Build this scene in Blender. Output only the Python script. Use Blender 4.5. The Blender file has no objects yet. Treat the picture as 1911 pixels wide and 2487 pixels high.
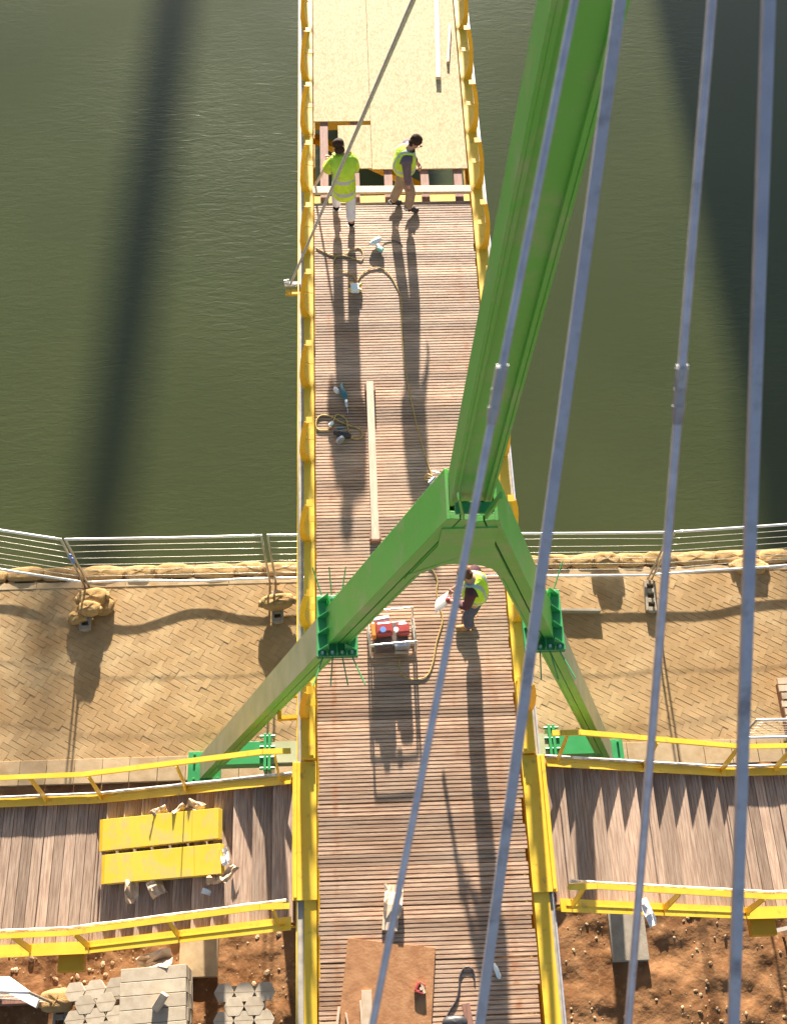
import bpy, math, random
from mathutils import Vector, Matrix
random.seed(7)
R = math.radians
scene = bpy.context.scene
col = scene.collection

# ------------------------------------------------------------------ camera survey (from vanishing points)
CX, CY = 955.5, 1243.5
def _n(a):
    l = math.sqrt(sum(x*x for x in a)); return tuple(x/l for x in a)
def _c(a, b): return (a[1]*b[2]-a[2]*b[1], a[2]*b[0]-a[0]*b[2], a[0]*b[1]-a[1]*b[0])
_a = (736.5-CX, -4096-CY); _d = (905-CX, 2780-CY)
F = math.sqrt(-(_a[0]*_d[0]+_a[1]*_d[1]))
dy = _n((_a[0], _a[1], F)); dn = _n((_d[0], _d[1], F)); dx = _n(_c(dn, dy))
if dx[0] < 0: dx = tuple(-q for q in dx)
dz = tuple(-q for q in dn)
H = 14.751; CAMX = -0.709
def ray(u, v):
    c = (u-CX, v-CY, F)
    return tuple(sum(c[i]*d[i] for i in range(3)) for d in (dx, dy, dz))
def at(u, v, z=0.0):                        # point of the horizontal plane at height z
    r = ray(u, v); t = (z-H)/r[2]; return Vector((CAMX+r[0]*t, r[1]*t, z))
def aty(u, v, y):                           # point of the vertical plane at depth y
    r = ray(u, v); t = y/r[1]; return Vector((CAMX+r[0]*t, y, H+r[2]*t))
def vproj(p):
    d = (p[0]-CAMX, p[1], p[2]-H)
    c = [d[0]*dx[i]+d[1]*dy[i]+d[2]*dz[i] for i in range(3)]
    return CY+F*c[1]/c[2]
G = -5.8                                    # quay level; the deck is z = 0
WATER = -7.3
SUN_EL = 13.4

# ------------------------------------------------------------------ materials
def mat(name, c1, c2=None, scale=6, rough=.6, metal=0, tone=0, bump=0, bscale=40, stretch=(1,1,1), lo=.35, hi=.65,
        spec=.5, dirt=None, dscale=3, dlo=.55, dhi=.75, rrange=0):
    m = bpy.data.materials.new(name); m.use_nodes = True
    nt = m.node_tree; N = nt.nodes; L = nt.links; b = N['Principled BSDF']
    b.inputs['Roughness'].default_value = rough; b.inputs['Metallic'].default_value = metal
    b.inputs['Specular IOR Level'].default_value = spec
    tc = N.new('ShaderNodeTexCoord'); mp = N.new('ShaderNodeMapping'); L.new(tc.outputs['Object'], mp.inputs[0])
    mp.inputs['Scale'].default_value = stretch
    nz = N.new('ShaderNodeTexNoise'); nz.inputs['Scale'].default_value = scale; nz.inputs['Detail'].default_value = 5
    L.new(mp.outputs[0], nz.inputs['Vector'])
    mr = N.new('ShaderNodeMapRange'); mr.inputs[1].default_value = lo; mr.inputs[2].default_value = hi
    L.new(nz.outputs['Fac'], mr.inputs[0])
    mx = N.new('ShaderNodeMix'); mx.data_type = 'RGBA'
    mx.inputs[6].default_value = (*c1, 1); mx.inputs[7].default_value = (*(c2 or c1), 1)
    L.new(mr.outputs[0], mx.inputs[0]); out = mx.outputs[2]
    if dirt:
        n2 = N.new('ShaderNodeTexNoise'); n2.inputs['Scale'].default_value = dscale; n2.inputs['Detail'].default_value = 6
        n2.inputs['Roughness'].default_value = .65
        L.new(tc.outputs['Object'], n2.inputs['Vector'])
        m2 = N.new('ShaderNodeMapRange'); m2.inputs[1].default_value = dlo; m2.inputs[2].default_value = dhi
        L.new(n2.outputs['Fac'], m2.inputs[0])
        x2 = N.new('ShaderNodeMix'); x2.data_type = 'RGBA'; x2.inputs[7].default_value = (*dirt, 1)
        L.new(out, x2.inputs[6]); L.new(m2.outputs[0], x2.inputs[0]); out = x2.outputs[2]
    if tone:
        at_ = N.new('ShaderNodeAttribute'); at_.attribute_name = 'tone'
        m3 = N.new('ShaderNodeMapRange'); m3.inputs[3].default_value = 1-tone; m3.inputs[4].default_value = 1+tone
        L.new(at_.outputs['Fac'], m3.inputs[0])
        hs = N.new('ShaderNodeHueSaturation'); L.new(out, hs.inputs['Color']); L.new(m3.outputs[0], hs.inputs['Value'])
        out = hs.outputs[0]
    L.new(out, b.inputs['Base Color'])
    if rrange:
        m4 = N.new('ShaderNodeMapRange'); m4.inputs[3].default_value = rough-rrange; m4.inputs[4].default_value = rough+rrange
        L.new(nz.outputs['Fac'], m4.inputs[0]); L.new(m4.outputs[0], b.inputs['Roughness'])
    if bump:
        n3 = N.new('ShaderNodeTexNoise'); n3.inputs['Scale'].default_value = bscale; n3.inputs['Detail'].default_value = 4
        L.new(mp.outputs[0], n3.inputs['Vector'])
        bp = N.new('ShaderNodeBump'); bp.inputs['Strength'].default_value = 1; bp.inputs['Distance'].default_value = bump
        L.new(n3.outputs['Fac'], bp.inputs['Height']); L.new(bp.outputs[0], b.inputs['Normal'])
    m.diffuse_color = (*c1, 1)
    return m

YEL = (.78, .47, .035); YEL2 = (.82, .53, .05)
M = {}
M['yellow'] = mat('yellow_paint', YEL, YEL2, 3, .42, bump=.0006, bscale=60, dirt=(.48, .29, .06), dscale=7, dlo=.58, dhi=.72, rrange=.12)
M['yellow_clean'] = mat('yellow_plate_paint', (.66, .46, .035), (.70, .50, .05), 2, .45, bump=.0015, bscale=5, dirt=(.58, .40, .17), dscale=4.5, dlo=.48, dhi=.72, rrange=.15)
M['orange'] = mat('golden_paint', (.66, .34, .012), (.72, .40, .015), 3, .45)
M['green'] = mat('green_paint', (.13, .46, .075), (.15, .50, .09), 1.2, .40, bump=.0006, bscale=30, dirt=(.28, .44, .17), dscale=3.4, dlo=.5, dhi=.72, rrange=.15)
M['green_dark'] = mat('green_bracket_paint', (.035, .27, .08), (.05, .31, .10), 4, .4)
M['green_dust'] = mat('dusty_green_paint', (.36, .38, .20), (.46, .45, .27), 2.2, .6, bump=.001, bscale=30, dirt=(.30, .36, .15), dscale=3)
M['wood'] = mat('deck_hardwood', (.37, .21, .13), (.58, .385, .255), 5, .5, tone=.36, bump=.002, bscale=26, stretch=(.7, 9, 9), spec=.35)
M['wood_y'] = mat('stair_hardwood', (.31, .20, .14), (.47, .335, .245), 5, .55, tone=.34, bump=.002, bscale=26, stretch=(9, .7, 9), spec=.35)
M['timber'] = mat('brown_timber', (.22, .10, .07), (.32, .16, .11), 4, .7, bump=.002, bscale=20, stretch=(8, 1, 8))
M['pale_timber'] = mat('pale_timber', (.52, .37, .25), (.62, .47, .34), 4, .6, bump=.001, bscale=20, stretch=(8, 1, 8))
M['osb'] = mat('chipboard_flakes', (.40, .285, .145), (.60, .46, .265), 16, .75, bump=.003, bscale=24, stretch=(2.6, 1, 1), lo=.3, hi=.6, spec=.25, dirt=(.40, .27, .13), dscale=9, dlo=.55, dhi=.7)
M['ply_dirty'] = mat('dirty_board', (.30, .125, .045), (.40, .19, .08), 7, .8, bump=.003, bscale=30, dirt=(.22, .09, .03), dscale=5)
M['galv'] = mat('galvanised_steel', (.44, .43, .50), (.56, .55, .62), 25, .45, metal=.4, dirt=(.20, .19, .20), dscale=8, dlo=.6, dhi=.8)
M['galv_band'] = mat('banded_galvanised_steel', (.36, .35, .41), (.50, .49, .55), 9, .5, metal=.3, bump=.001, bscale=60, dirt=(.16, .15, .17), dscale=9, dlo=.5, dhi=.75, rrange=.15)
M['galv_sleeve'] = mat('worn_sleeve', (.30, .28, .30), (.50, .47, .46), 6, .5, metal=.3, dirt=(.20, .18, .19), dscale=20, dlo=.5, dhi=.7)
M['tray'] = mat('galvanised_tray', (.36, .32, .27), (.50, .44, .36), 8, .5, metal=.1)
M['white_tube'] = mat('zinc_glint_tube', (.80, .78, .76), (.9, .88, .85), 10, .25, metal=.35)  # near-white colour stands in for sun glints on the rails
M['wire'] = mat('zinc_wire', (.36, .32, .26), (.55, .50, .42), 30, .35, metal=.4)
M['wrap'] = mat('paper_wrapped_tube', (.45, .40, .38), (.85, .80, .75), 7, .7, bump=.003, bscale=30, lo=.42, hi=.58)
M['burlap'] = mat('burlap', (.36, .215, .085), (.47, .30, .135), 9, .9, bump=.012, bscale=60, tone=.12, dirt=(.33, .19, .07), dscale=4, spec=.1)
M['stone'] = mat('concrete_slab', (.40, .28, .16), (.48, .35, .21), 5, .9, tone=.12, bump=.002, bscale=40, spec=.15, dirt=(.36, .22, .10), dscale=2)
M['paver'] = mat('grey_paver', (.42, .34, .25), (.50, .42, .32), 8, .9, tone=.12, bump=.002, bscale=60, spec=.15)
M['concrete'] = mat('grey_concrete', (.30, .25, .19), (.38, .32, .25), 6, .9, bump=.003, bscale=30, spec=.15, dirt=(.24, .14, .07), dscale=3)
M['card'] = mat('cardboard', (.44, .31, .20), (.55, .42, .30), 6, .8, bump=.002, bscale=15)
M['white'] = mat('white_foam', (.80, .74, .71), (.85, .80, .77), 6, .6, dirt=(.62, .50, .46), dscale=9, dlo=.6, dhi=.75)
M['white_plastic'] = mat('white_plastic', (.80, .84, .82), None, 6, .3)
M['aqua'] = mat('aqua_plastic', (.30, .62, .55), None, 6, .35)
M['black'] = mat('black_rubber', (.03, .027, .03), (.05, .045, .05), 8, .5)
M['steel'] = mat('bright_steel', (.62, .62, .66), (.75, .75, .78), 20, .28, metal=.7)
M['red'] = mat('red_enamel', (.34, .05, .045), (.42, .08, .07), 6, .3)
M['frame_dark'] = mat('dark_tube', (.10, .07, .06), (.16, .11, .09), 8, .45)
M['frame_white'] = mat('sunlit_tube', (.70, .62, .52), None, 8, .25, metal=.3)
M['orange_pl'] = mat('orange_plastic', (.70, .25, .05), None, 6, .4)
M['blue'] = mat('blue_plastic', (.12, .22, .55), (.16, .28, .62), 9, .45)
M['teal'] = mat('teal_casing', (.03, .14, .18), (.05, .19, .23), 9, .4)
M['cord'] = mat('yellow_cord', (.46, .30, .07), (.56, .38, .12), 20, .6)
M['skin'] = mat('skin', (.46, .22, .15), (.50, .26, .18), 12, .55)
M['hair'] = mat('dark_hair', (.04, .021, .013), (.075, .04, .024), 40, .85, bump=.006, bscale=60, spec=.2)
M['hair2'] = mat('brown_hair', (.10, .04, .018), (.16, .07, .03), 40, .85, bump=.006, bscale=60, spec=.2)
M['hivis'] = mat('hi_vis_cloth', (.50, .70, .03), (.60, .80, .05), 5, .75, bump=.03, bscale=9, dirt=(.42, .52, .06), dscale=9, dlo=.55, dhi=.75)
M['silver'] = mat('reflective_band', (.36, .38, .42), (.44, .46, .5), 8, .4)
M['whitecloth'] = mat('white_trousers', (.60, .60, .66), (.68, .68, .72), 6, .85, bump=.01, bscale=8)
M['khaki'] = mat('khaki_trousers', (.26, .18, .125), (.32, .225, .16), 6, .85, bump=.01, bscale=8)
M['purple'] = mat('grey_purple_sweater', (.11, .075, .10), (.15, .105, .135), 6, .9, bump=.01, bscale=8)
M['maroon'] = mat('maroon_shirt', (.075, .022, .03), (.10, .03, .04), 6, .9, bump=.01, bscale=8)
M['jeans'] = mat('blue_jeans', (.05, .065, .11), (.08, .10, .16), 9, .9, bump=.01, bscale=8)
M['boot_dark'] = mat('dark_boot', (.03, .025, .022), None, 8, .6)
M['boot_tan'] = mat('tan_boot', (.34, .17, .06), (.4, .22, .08), 8, .7)
M['rubble'] = mat('dusty_rubble', (.32, .19, .095), (.46, .32, .20), 3, .95, tone=.3, bump=.004, bscale=30, spec=.1)
M['bark'] = mat('shadow_trunk_bark', (.16, .11, .07), (.24, .17, .11), 6, .9, bump=.02, bscale=8)
M['leaf'] = mat('palm_leaf', (.05, .10, .02), (.08, .13, .03), 3, .6)
M['render'] = mat('building_render', (.42, .36, .28), (.5, .43, .34), 2, .9)
M['glass'] = mat('window_glass', (.03, .04, .05), None, 2, .1)
M['roof'] = mat('roof_tile', (.30, .12, .07), (.36, .16, .09), 4, .8)

def rust_deck(m):
    """rust stains along the screw lines of the deck"""
    nt = m.node_tree; N = nt.nodes; L = nt.links; b = N['Principled BSDF']
    src = b.inputs['Base Color'].links[0].from_socket
    tc = N.new('ShaderNodeTexCoord'); sp = N.new('ShaderNodeSeparateXYZ'); L.new(tc.outputs['Object'], sp.inputs[0])
    acc = None
    for x0, w, k in ((-1.07, .035, .9), (.50, .03, .35), (1.02, .05, .8)):
        s = N.new('ShaderNodeMath'); s.operation = 'SUBTRACT'; L.new(sp.outputs[0], s.inputs[0]); s.inputs[1].default_value = x0
        a = N.new('ShaderNodeMath'); a.operation = 'ABSOLUTE'; L.new(s.outputs[0], a.inputs[0])
        mr = N.new('ShaderNodeMapRange'); mr.inputs[1].default_value = w*.3; mr.inputs[2].default_value = w*1.5
        mr.inputs[3].default_value = k; mr.inputs[4].default_value = 0; L.new(a.outputs[0], mr.inputs[0])
        if acc is None: acc = mr.outputs[0]
        else:
            mm = N.new('ShaderNodeMath'); mm.operation = 'MAXIMUM'; L.new(acc, mm.inputs[0]); L.new(mr.outputs[0], mm.inputs[1]); acc = mm.outputs[0]
    nz = N.new('ShaderNodeTexNoise'); nz.inputs['Scale'].default_value = 7; nz.inputs['Detail'].default_value = 5
    L.new(tc.outputs['Object'], nz.inputs['Vector'])
    mr = N.new('ShaderNodeMapRange'); mr.inputs[1].default_value = .44; mr.inputs[2].default_value = .68; L.new(nz.outputs['Fac'], mr.inputs[0])
    mu = N.new('ShaderNodeMath'); mu.operation = 'MULTIPLY'; L.new(acc, mu.inputs[0]); L.new(mr.outputs[0], mu.inputs[1])
    mx = N.new('ShaderNodeMix'); mx.data_type = 'RGBA'; mx.inputs[7].default_value = (.36, .13, .045, 1)
    L.new(src, mx.inputs[6]); L.new(mu.outputs[0], mx.inputs[0])
    # weathered silver patches
    n2 = N.new('ShaderNodeTexNoise'); n2.inputs['Scale'].default_value = .9; n2.inputs['Detail'].default_value = 4
    L.new(tc.outputs['Object'], n2.inputs['Vector'])
    m2 = N.new('ShaderNodeMapRange'); m2.inputs[1].default_value = .4; m2.inputs[2].default_value = .65; m2.inputs[4].default_value = .45
    L.new(n2.outputs['Fac'], m2.inputs[0])
    x2 = N.new('ShaderNodeMix'); x2.data_type = 'RGBA'; x2.inputs[7].default_value = (.48, .36, .265, 1)
    L.new(mx.outputs[2], x2.inputs[6]); L.new(m2.outputs[0], x2.inputs[0])
    n3 = N.new('ShaderNodeTexNoise'); n3.inputs['Scale'].default_value = 1.0; n3.inputs['Detail'].default_value = 6
    mp3 = N.new('ShaderNodeMapping'); mp3.inputs['Scale'].default_value = (.5, 3.5, 1); mp3.inputs['Location'].default_value = (3, 9, 0)
    L.new(tc.outputs['Object'], mp3.inputs[0]); L.new(mp3.outputs[0], n3.inputs['Vector'])
    m3 = N.new('ShaderNodeMapRange'); m3.inputs[1].default_value = .48; m3.inputs[2].default_value = .68; m3.inputs[4].default_value = .6
    L.new(n3.outputs['Fac'], m3.inputs[0])
    x3 = N.new('ShaderNodeMix'); x3.data_type = 'RGBA'; x3.inputs[7].default_value = (.23, .125, .07, 1)
    L.new(x2.outputs[2], x3.inputs[6]); L.new(m3.outputs[0], x3.inputs[0])
    L.new(x3.outputs[2], b.inputs['Base Color'])
rust_deck(M['wood'])

# water
mw = bpy.data.materials.new('river_water'); mw.use_nodes = True
nt = mw.node_tree; N = nt.nodes; L = nt.links; b = N['Principled BSDF']
b.inputs['Roughness'].default_value = .16; b.inputs['IOR'].default_value = 1.33; b.inputs['Specular IOR Level'].default_value = .8
tc = N.new('ShaderNodeTexCoord')
nz = N.new('ShaderNodeTexNoise'); nz.inputs['Scale'].default_value = .22; nz.inputs['Detail'].default_value = 6; L.new(tc.outputs['Object'], nz.inputs['Vector'])
mx = N.new('ShaderNodeMix'); mx.data_type = 'RGBA'; mx.inputs[6].default_value = (.038, .048, .016, 1); mx.inputs[7].default_value = (.062, .071, .025, 1)
L.new(nz.outputs['Fac'], mx.inputs[0]); L.new(mx.outputs[2], b.inputs['Base Color'])
mp = N.new('ShaderNodeMapping'); L.new(tc.outputs['Object'], mp.inputs[0]); mp.inputs['Rotation'].default_value = (0, 0, R(-28)); mp.inputs['Scale'].default_value = (2.2, 7.5, 1)
w1 = N.new('ShaderNodeTexNoise'); w1.inputs['Scale'].default_value = 1.0; w1.inputs['Detail'].default_value = 4; w1.inputs['Roughness'].default_value = .6
w1.inputs['Distortion'].default_value = .6
L.new(mp.outputs[0], w1.inputs['Vector'])
bp = N.new('ShaderNodeBump'); bp.inputs['Distance'].default_value = .010
w2 = N.new('ShaderNodeTexNoise'); w2.inputs['Scale'].default_value = .16; w2.inputs['Detail'].default_value = 5; L.new(tc.outputs['Object'], w2.inputs['Vector'])
wr = N.new('ShaderNodeMapRange'); wr.inputs[1].default_value = .35; wr.inputs[2].default_value = .68; wr.inputs[3].default_value = .15; wr.inputs[4].default_value = 1
L.new(w2.outputs['Fac'], wr.inputs[0]); L.new(wr.outputs[0], bp.inputs['Strength'])
rr = N.new('ShaderNodeMapRange'); rr.inputs[3].default_value = .10; rr.inputs[4].default_value = .24; L.new(w2.outputs['Fac'], rr.inputs[0]); L.new(rr.outputs[0], b.inputs['Roughness'])
L.new(w1.outputs['Fac'], bp.inputs['Height']); L.new(bp.outputs[0], b.inputs['Normal'])
M['water'] = mw
M['soil'] = mat('bare_soil', (.16, .07, .028), (.29, .145, .065), 1.6, .95, bump=.02, bscale=9, spec=.1, dirt=(.34, .20, .10), dscale=11, dlo=.55, dhi=.75)
M['brick'] = mat('sandy_paver', (.36, .225, .105), (.45, .30, .155), 1.1, .9, tone=.11, bump=.003, bscale=45, spec=.12, dirt=(.52, .37, .20), dscale=.55, dlo=.52, dhi=.68)
M['sand'] = mat('sand_bed', (.24, .14, .06), (.34, .21, .10), 8, .95, spec=.1)

# ------------------------------------------------------------------ mesh builder
def origin(o):
    p = Vector((0, 0, 0))
    while o: p += o.location; o = o.parent
    return p
class MB:
    def __init__(s): s.v = []; s.f = []; s.m = []; s.t = []
    def add(s, vs, fs, mi=0, tone=.5):
        k = len(s.v); s.v += [tuple(p) for p in vs]
        for f in fs: s.f.append([i+k for i in f]); s.m.append(mi); s.t.append(tone)
        return s
    def quad(s, *p, mi=0, tone=.5): return s.add(p, [list(range(len(p)))], mi, tone)
    def hexa(s, a, b, mi=0, tone=.5):           # two quads a (bottom) and b (top), same winding
        return s.add(list(a)+list(b), [[3,2,1,0],[4,5,6,7],[0,1,5,4],[1,2,6,5],[2,3,7,6],[3,0,4,7]], mi, tone)
    def box(s, c, sz, rot=None, mi=0, tone=.5):
        c = Vector(c); x, y, z = (q/2 for q in sz); rot = rot or Matrix.Identity(3)
        P = [c+rot@Vector(p) for p in ((-x,-y,-z),(x,-y,-z),(x,y,-z),(-x,y,-z),(-x,-y,z),(x,-y,z),(x,y,z),(-x,y,z))]
        return s.hexa(P[:4], P[4:], mi, tone)
    def beam(s, p, q, w, h, up=(0,0,1), mi=0, tone=.5, off=(0,0)):
        p = Vector(p); q = Vector(q); a = (q-p).normalized(); sd = a.cross(Vector(up)).normalized(); u = sd.cross(a)
        o = sd*off[0]+u*off[1]
        P = [p+o-sd*w/2-u*h/2, p+o+sd*w/2-u*h/2, p+o+sd*w/2+u*h/2, p+o-sd*w/2+u*h/2]
        return s.hexa(P, [x+(q-p) for x in P], mi, tone)
    def tube(s, pts, r, n=8, mi=0, tone=.5, closed=False):
        pts = [Vector(p) for p in pts]; rs = r if isinstance(r, (list, tuple)) else [r]*len(pts)
        k = len(s.v); K = len(pts); prev = None
        for i, p in enumerate(pts):
            if closed: t = pts[(i+1) % K]-pts[i-1]
            else: t = pts[min(i+1, K-1)]-pts[max(i-1, 0)]
            t = t.normalized() if t.length > 1e-9 else Vector((0, 0, 1))
            if prev is None:
                ref = Vector((0, 0, 1)) if abs(t.z) < .9 else Vector((1, 0, 0)); nrm = (ref-t*ref.dot(t)).normalized()
            else:
                nrm = prev-t*prev.dot(t); nrm = nrm.normalized() if nrm.length > 1e-6 else prev
            prev = nrm; bi = t.cross(nrm)
            for j in range(n):
                a = 2*math.pi*j/n; s.v.append(tuple(p+(nrm*math.cos(a)+bi*math.sin(a))*rs[i]))
        for i in range(K if closed else K-1):
            i2 = (i+1) % K
            for j in range(n):
                j2 = (j+1) % n; s.f.append([k+i*n+j, k+i*n+j2, k+i2*n+j2, k+i2*n+j]); s.m.append(mi); s.t.append(tone)
        if not closed:
            s.f.append([k+j for j in range(n)][::-1]); s.m.append(mi); s.t.append(tone)
            s.f.append([k+(K-1)*n+j for j in range(n)]); s.m.append(mi); s.t.append(tone)
        return s
    def prism(s, poly, d, mi=0, tone=.5):       # polygon of 3-D points pushed along d
        P = [Vector(p) for p in poly]; d = Vector(d); n = len(P)
        nrm = Vector((0, 0, 0))
        for i in range(n): nrm += P[i].cross(P[(i+1) % n])
        if nrm.dot(d) < 0: P = P[::-1]
        return s.add(P+[p+d for p in P], [list(range(n))[::-1], list(range(n, 2*n))]+[[i, (i+1) % n, n+(i+1) % n, n+i] for i in range(n)], mi, tone)
    def blob(s, c, sz, nu=14, nv=9, rot=None, mi=0, tone=.5, e=1.0, lump=0, seed=0):
        c = Vector(c); rot = rot or Matrix.Identity(3); k = len(s.v); rnd = random.Random(seed)
        ph = [rnd.uniform(0, 6.3) for _ in range(6)]
        sg = lambda x, q: math.copysign(abs(x)**q, x)
        for i in range(nv+1):
            th = math.pi*i/nv-math.pi/2
            for j in range(nu):
                a = 2*math.pi*j/nu
                d = Vector((sg(math.cos(th), e)*sg(math.cos(a), e), sg(math.cos(th), e)*sg(math.sin(a), e), sg(math.sin(th), e)))
                q = 1+lump*(math.sin(3*a+ph[0])*math.cos(2*th+ph[1])+.7*math.sin(5*a+ph[2]+3*th)+.5*math.sin(7*th+ph[3]))
                s.v.append(tuple(c+rot@Vector((d.x*sz[0]/2*q, d.y*sz[1]/2*q, d.z*sz[2]/2*q))))
        for i in range(nv):
            for j in range(nu):
                s.f.append([k+i*nu+j, k+i*nu+(j+1) % nu, k+(i+1)*nu+(j+1) % nu, k+(i+1)*nu+j]); s.m.append(mi); s.t.append(tone)
        return s
    def build(s, name, ms, parent=None, smooth=False, bevel=0, loc=None):
        o0 = origin(parent) if parent else Vector(loc or (0, 0, 0))
        me = bpy.data.meshes.new(name); me.from_pydata([tuple(Vector(p)-o0) for p in s.v], [], s.f); me.update()
        for m in (ms if isinstance(ms, (list, tuple)) else [ms]): me.materials.append(M[m] if isinstance(m, str) else m)
        me.polygons.foreach_set('material_index', s.m)
        if smooth: me.polygons.foreach_set('use_smooth', [True]*len(me.polygons))
        a = me.attributes.new('tone', 'FLOAT', 'FACE'); a.data.foreach_set('value', s.t)
        o = bpy.data.objects.new(name, me); col.objects.link(o)
        if parent: o.parent = parent
        elif loc: o.location = loc
        if bevel:
            b = o.modifiers.new('bevel', 'BEVEL'); b.width = bevel; b.segments = 2; b.limit_method = 'ANGLE'
        return o
def tag(o, label=None, cat=None, group=None, kind=None):
    if label: o['label'] = label
    if cat: o['category'] = cat
    if group: o['group'] = group
    if kind: o['kind'] = kind
    return o
def thing(name, label, cat, loc=(0,0,0), group=None):
    o = bpy.data.objects.new(name, None); col.objects.link(o); o.location = loc; o.empty_display_size = .2
    return tag(o, label, cat, group)
def rotz(a): return Matrix.Rotation(a, 3, 'Z')
def curve(pts, n=8):                        # Catmull-Rom through pts
    P = [Vector(p) for p in pts]; out = []
    for i in range(len(P)-1):
        a, b_, c, d = P[max(i-1, 0)], P[i], P[i+1], P[min(i+2, len(P)-1)]
        for j in range(n):
            t = j/n; out.append(.5*((2*b_)+(c-a)*t+(2*a-5*b_+4*c-d)*t*t+(3*b_-a-3*c+d)*t**3))
    out.append(P[-1]); return out

# ------------------------------------------------------------------ setting
m = MB(); m.quad((-300, 10.02, WATER), (300, 10.02, WATER), (300, 62, WATER), (-300, 62, WATER))
tag(m.build('water', 'water'), kind='structure')
m = MB(); m.quad((-400, 62, -7.1), (400, 62, -7.1), (400, 900, -7.1), (-400, 900, -7.1))
tag(m.build('far_bank', 'soil'), kind='structure')
m = MB(); m.quad((-400, -400, G-.42), (400, -400, G-.42), (400, 9.6, G-.42), (-400, 9.6, G-.42))
tag(m.build('ground', 'soil'), kind='structure')

# herringbone paving, every paver modelled
PAV0, PAV1 = 6.19, 9.62
m = MB(); m.box((0, (PAV0+PAV1)/2, G-.11), (36, PAV1-PAV0, .207)); tag(m.build('paving_bed', 'brick'), kind='structure')
m = MB(); w = .106; ang = R(-30); ca, sa = math.cos(ang), math.sin(ang)
def brick(cx, cy, a, b_):
    X = ca*cx-sa*cy; Y = sa*cx+ca*cy
    if not (-9.2 < X < 9.2 and PAV0-.12 < Y < PAV1+.02): return
    tn = min(1, max(0, random.gauss(.5, .28))); dzv = random.uniform(-.0025, .0022)-(.004 if random.random() < .04 else 0)
    tx, ty = random.uniform(-.003, .003), random.uniform(-.006, .006)
    def P(px, py, z):
        z = z+px*tx+py*ty; return (ca*(cx+px)-sa*(cy+py), sa*(cx+px)+ca*(cy+py), G+z)
    if a > b_: jl, jw = .0012, .0034       # joints that face the sun stay open, the others are filled with sand
    else: jl, jw = .0034, .0012
    jx, jy = .0003, .0042
    x1, y1 = a/2-jx, b_/2-jy; x2, y2 = x1-.0004, y1-.004
    lo = [P(-x1, -y1, -.012), P(x1, -y1, -.012), P(x1, y1, -.012), P(-x1, y1, -.012)]
    mi_ = [P(-x1, -y1, -.004+dzv), P(x1, -y1, -.004+dzv), P(x1, y1, -.004+dzv), P(-x1, y1, -.004+dzv)]
    tp = [P(-x2, -y2, dzv), P(x2, -y2, dzv), P(x2, y2, dzv), P(-x2, y2, dzv)]
    m.add(lo+mi_+tp, [[8,9,10,11],[4,5,9,8],[5,6,10,9],[6,7,11,10],[7,4,8,11],[0,1,5,4],[1,2,6,5],[2,3,7,6],[3,0,4,7]], 0, tn)
n0 = 120
for i in range(-n0, n0):
    for j in range(-n0, n0):
        Y = sa*i*w+ca*j*w
        if Y < PAV0-.3 or Y > PAV1+.3: continue
        k = (i-j) % 4
        if k == 0: brick((i+1)*w, (j+.5)*w, 2*w, w)
        elif k == 3: brick((i+.5)*w, (j+1)*w, w, 2*w)
tag(m.build('herringbone_paving', 'brick'), kind='structure')
# edging slabs on the land side and coping on the water side
m = MB(); x = -9.5
while x < 9.5:
    l = random.uniform(.42, .5); m.box((x+l/2, 5.98, G-.056+random.uniform(-.003, .003)), (l-.008, .44, .14), tone=random.random()); x += l
tag(m.build('edging_slabs', 'stone', bevel=.006), kind='structure')
m = MB(); x = -9.5
while x < 9.5:
    l = random.uniform(.9, 1.0); m.box((x+l/2, 9.82, G-.17+random.uniform(-.003, .003)), (l-.006, .40, .14), tone=random.random()); x += l
wall = MB(); wall.box((0, 9.8, G-1.07), (60, .36, 1.64)); wo = wall.build('quay_wall', 'concrete')
tag(wo, 'long pale quay wall standing in the river under the row of sandbags', 'wall')
m.build('coping', 'stone', wo, bevel=.01)
m = MB(); x = -9.5
while x < 9.5:
    l = random.uniform(.8, 1.0); m.box((x+l/2, 9.60, G-.062+random.uniform(-.002, .002)), (l-.006, .13, .14), tone=random.random()); x += l
m.build('kerb', 'stone', wo, bevel=.006)

# bare soil on the land side
nx_, ny_ = 300, 110
def hsh(a, b_): 
    q = math.sin(a*127.1+b_*311.7)*43758.5453; return q-math.floor(q)
def vn(x, y):
    i, j = math.floor(x), math.floor(y); fx, fy = x-i, y-j; fx = fx*fx*(3-2*fx); fy = fy*fy*(3-2*fy)
    return (hsh(i,j)*(1-fx)+hsh(i+1,j)*fx)*(1-fy)+(hsh(i,j+1)*(1-fx)+hsh(i+1,j+1)*fx)*fy
def soil_h(x, y):
    h = .10*(vn(x*1.1, y*1.1)-.5)+.07*(vn(x*3.1+7, y*3.1)-.5)+.030*(vn(x*8+3, y*8)-.5)+.014*(vn(x*19, y*19+5)-.5)
    def sm(a, b_, t):
        t = min(1, max(0, (t-a)/(b_-a))); return t*t*(3-2*t)
    bump = sm(-2.3, -1.9, x)*(1-sm(2.5, 3.1, x))*sm(4.25, 4.75, y)*(1-sm(5.2, 5.7, y))  # hidden mound added under the bridge so its shadow falls on the soil
    return G-.03+h+bump*(.85-.09*(x+2.5))
m = MB(); X0, X1, Y0, Y1 = -9, 9, -.6, 5.77
vs = [(X0+(X1-X0)*i/nx_, Y0+(Y1-Y0)*j/ny_) for j in range(ny_+1) for i in range(nx_+1)]
m.add([(x, y, soil_h(x, y)) for x, y in vs], [[j*(nx_+1)+i, j*(nx_+1)+i+1, (j+1)*(nx_+1)+i+1, (j+1)*(nx_+1)+i] for j in range(ny_) for i in range(nx_)])
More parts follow.
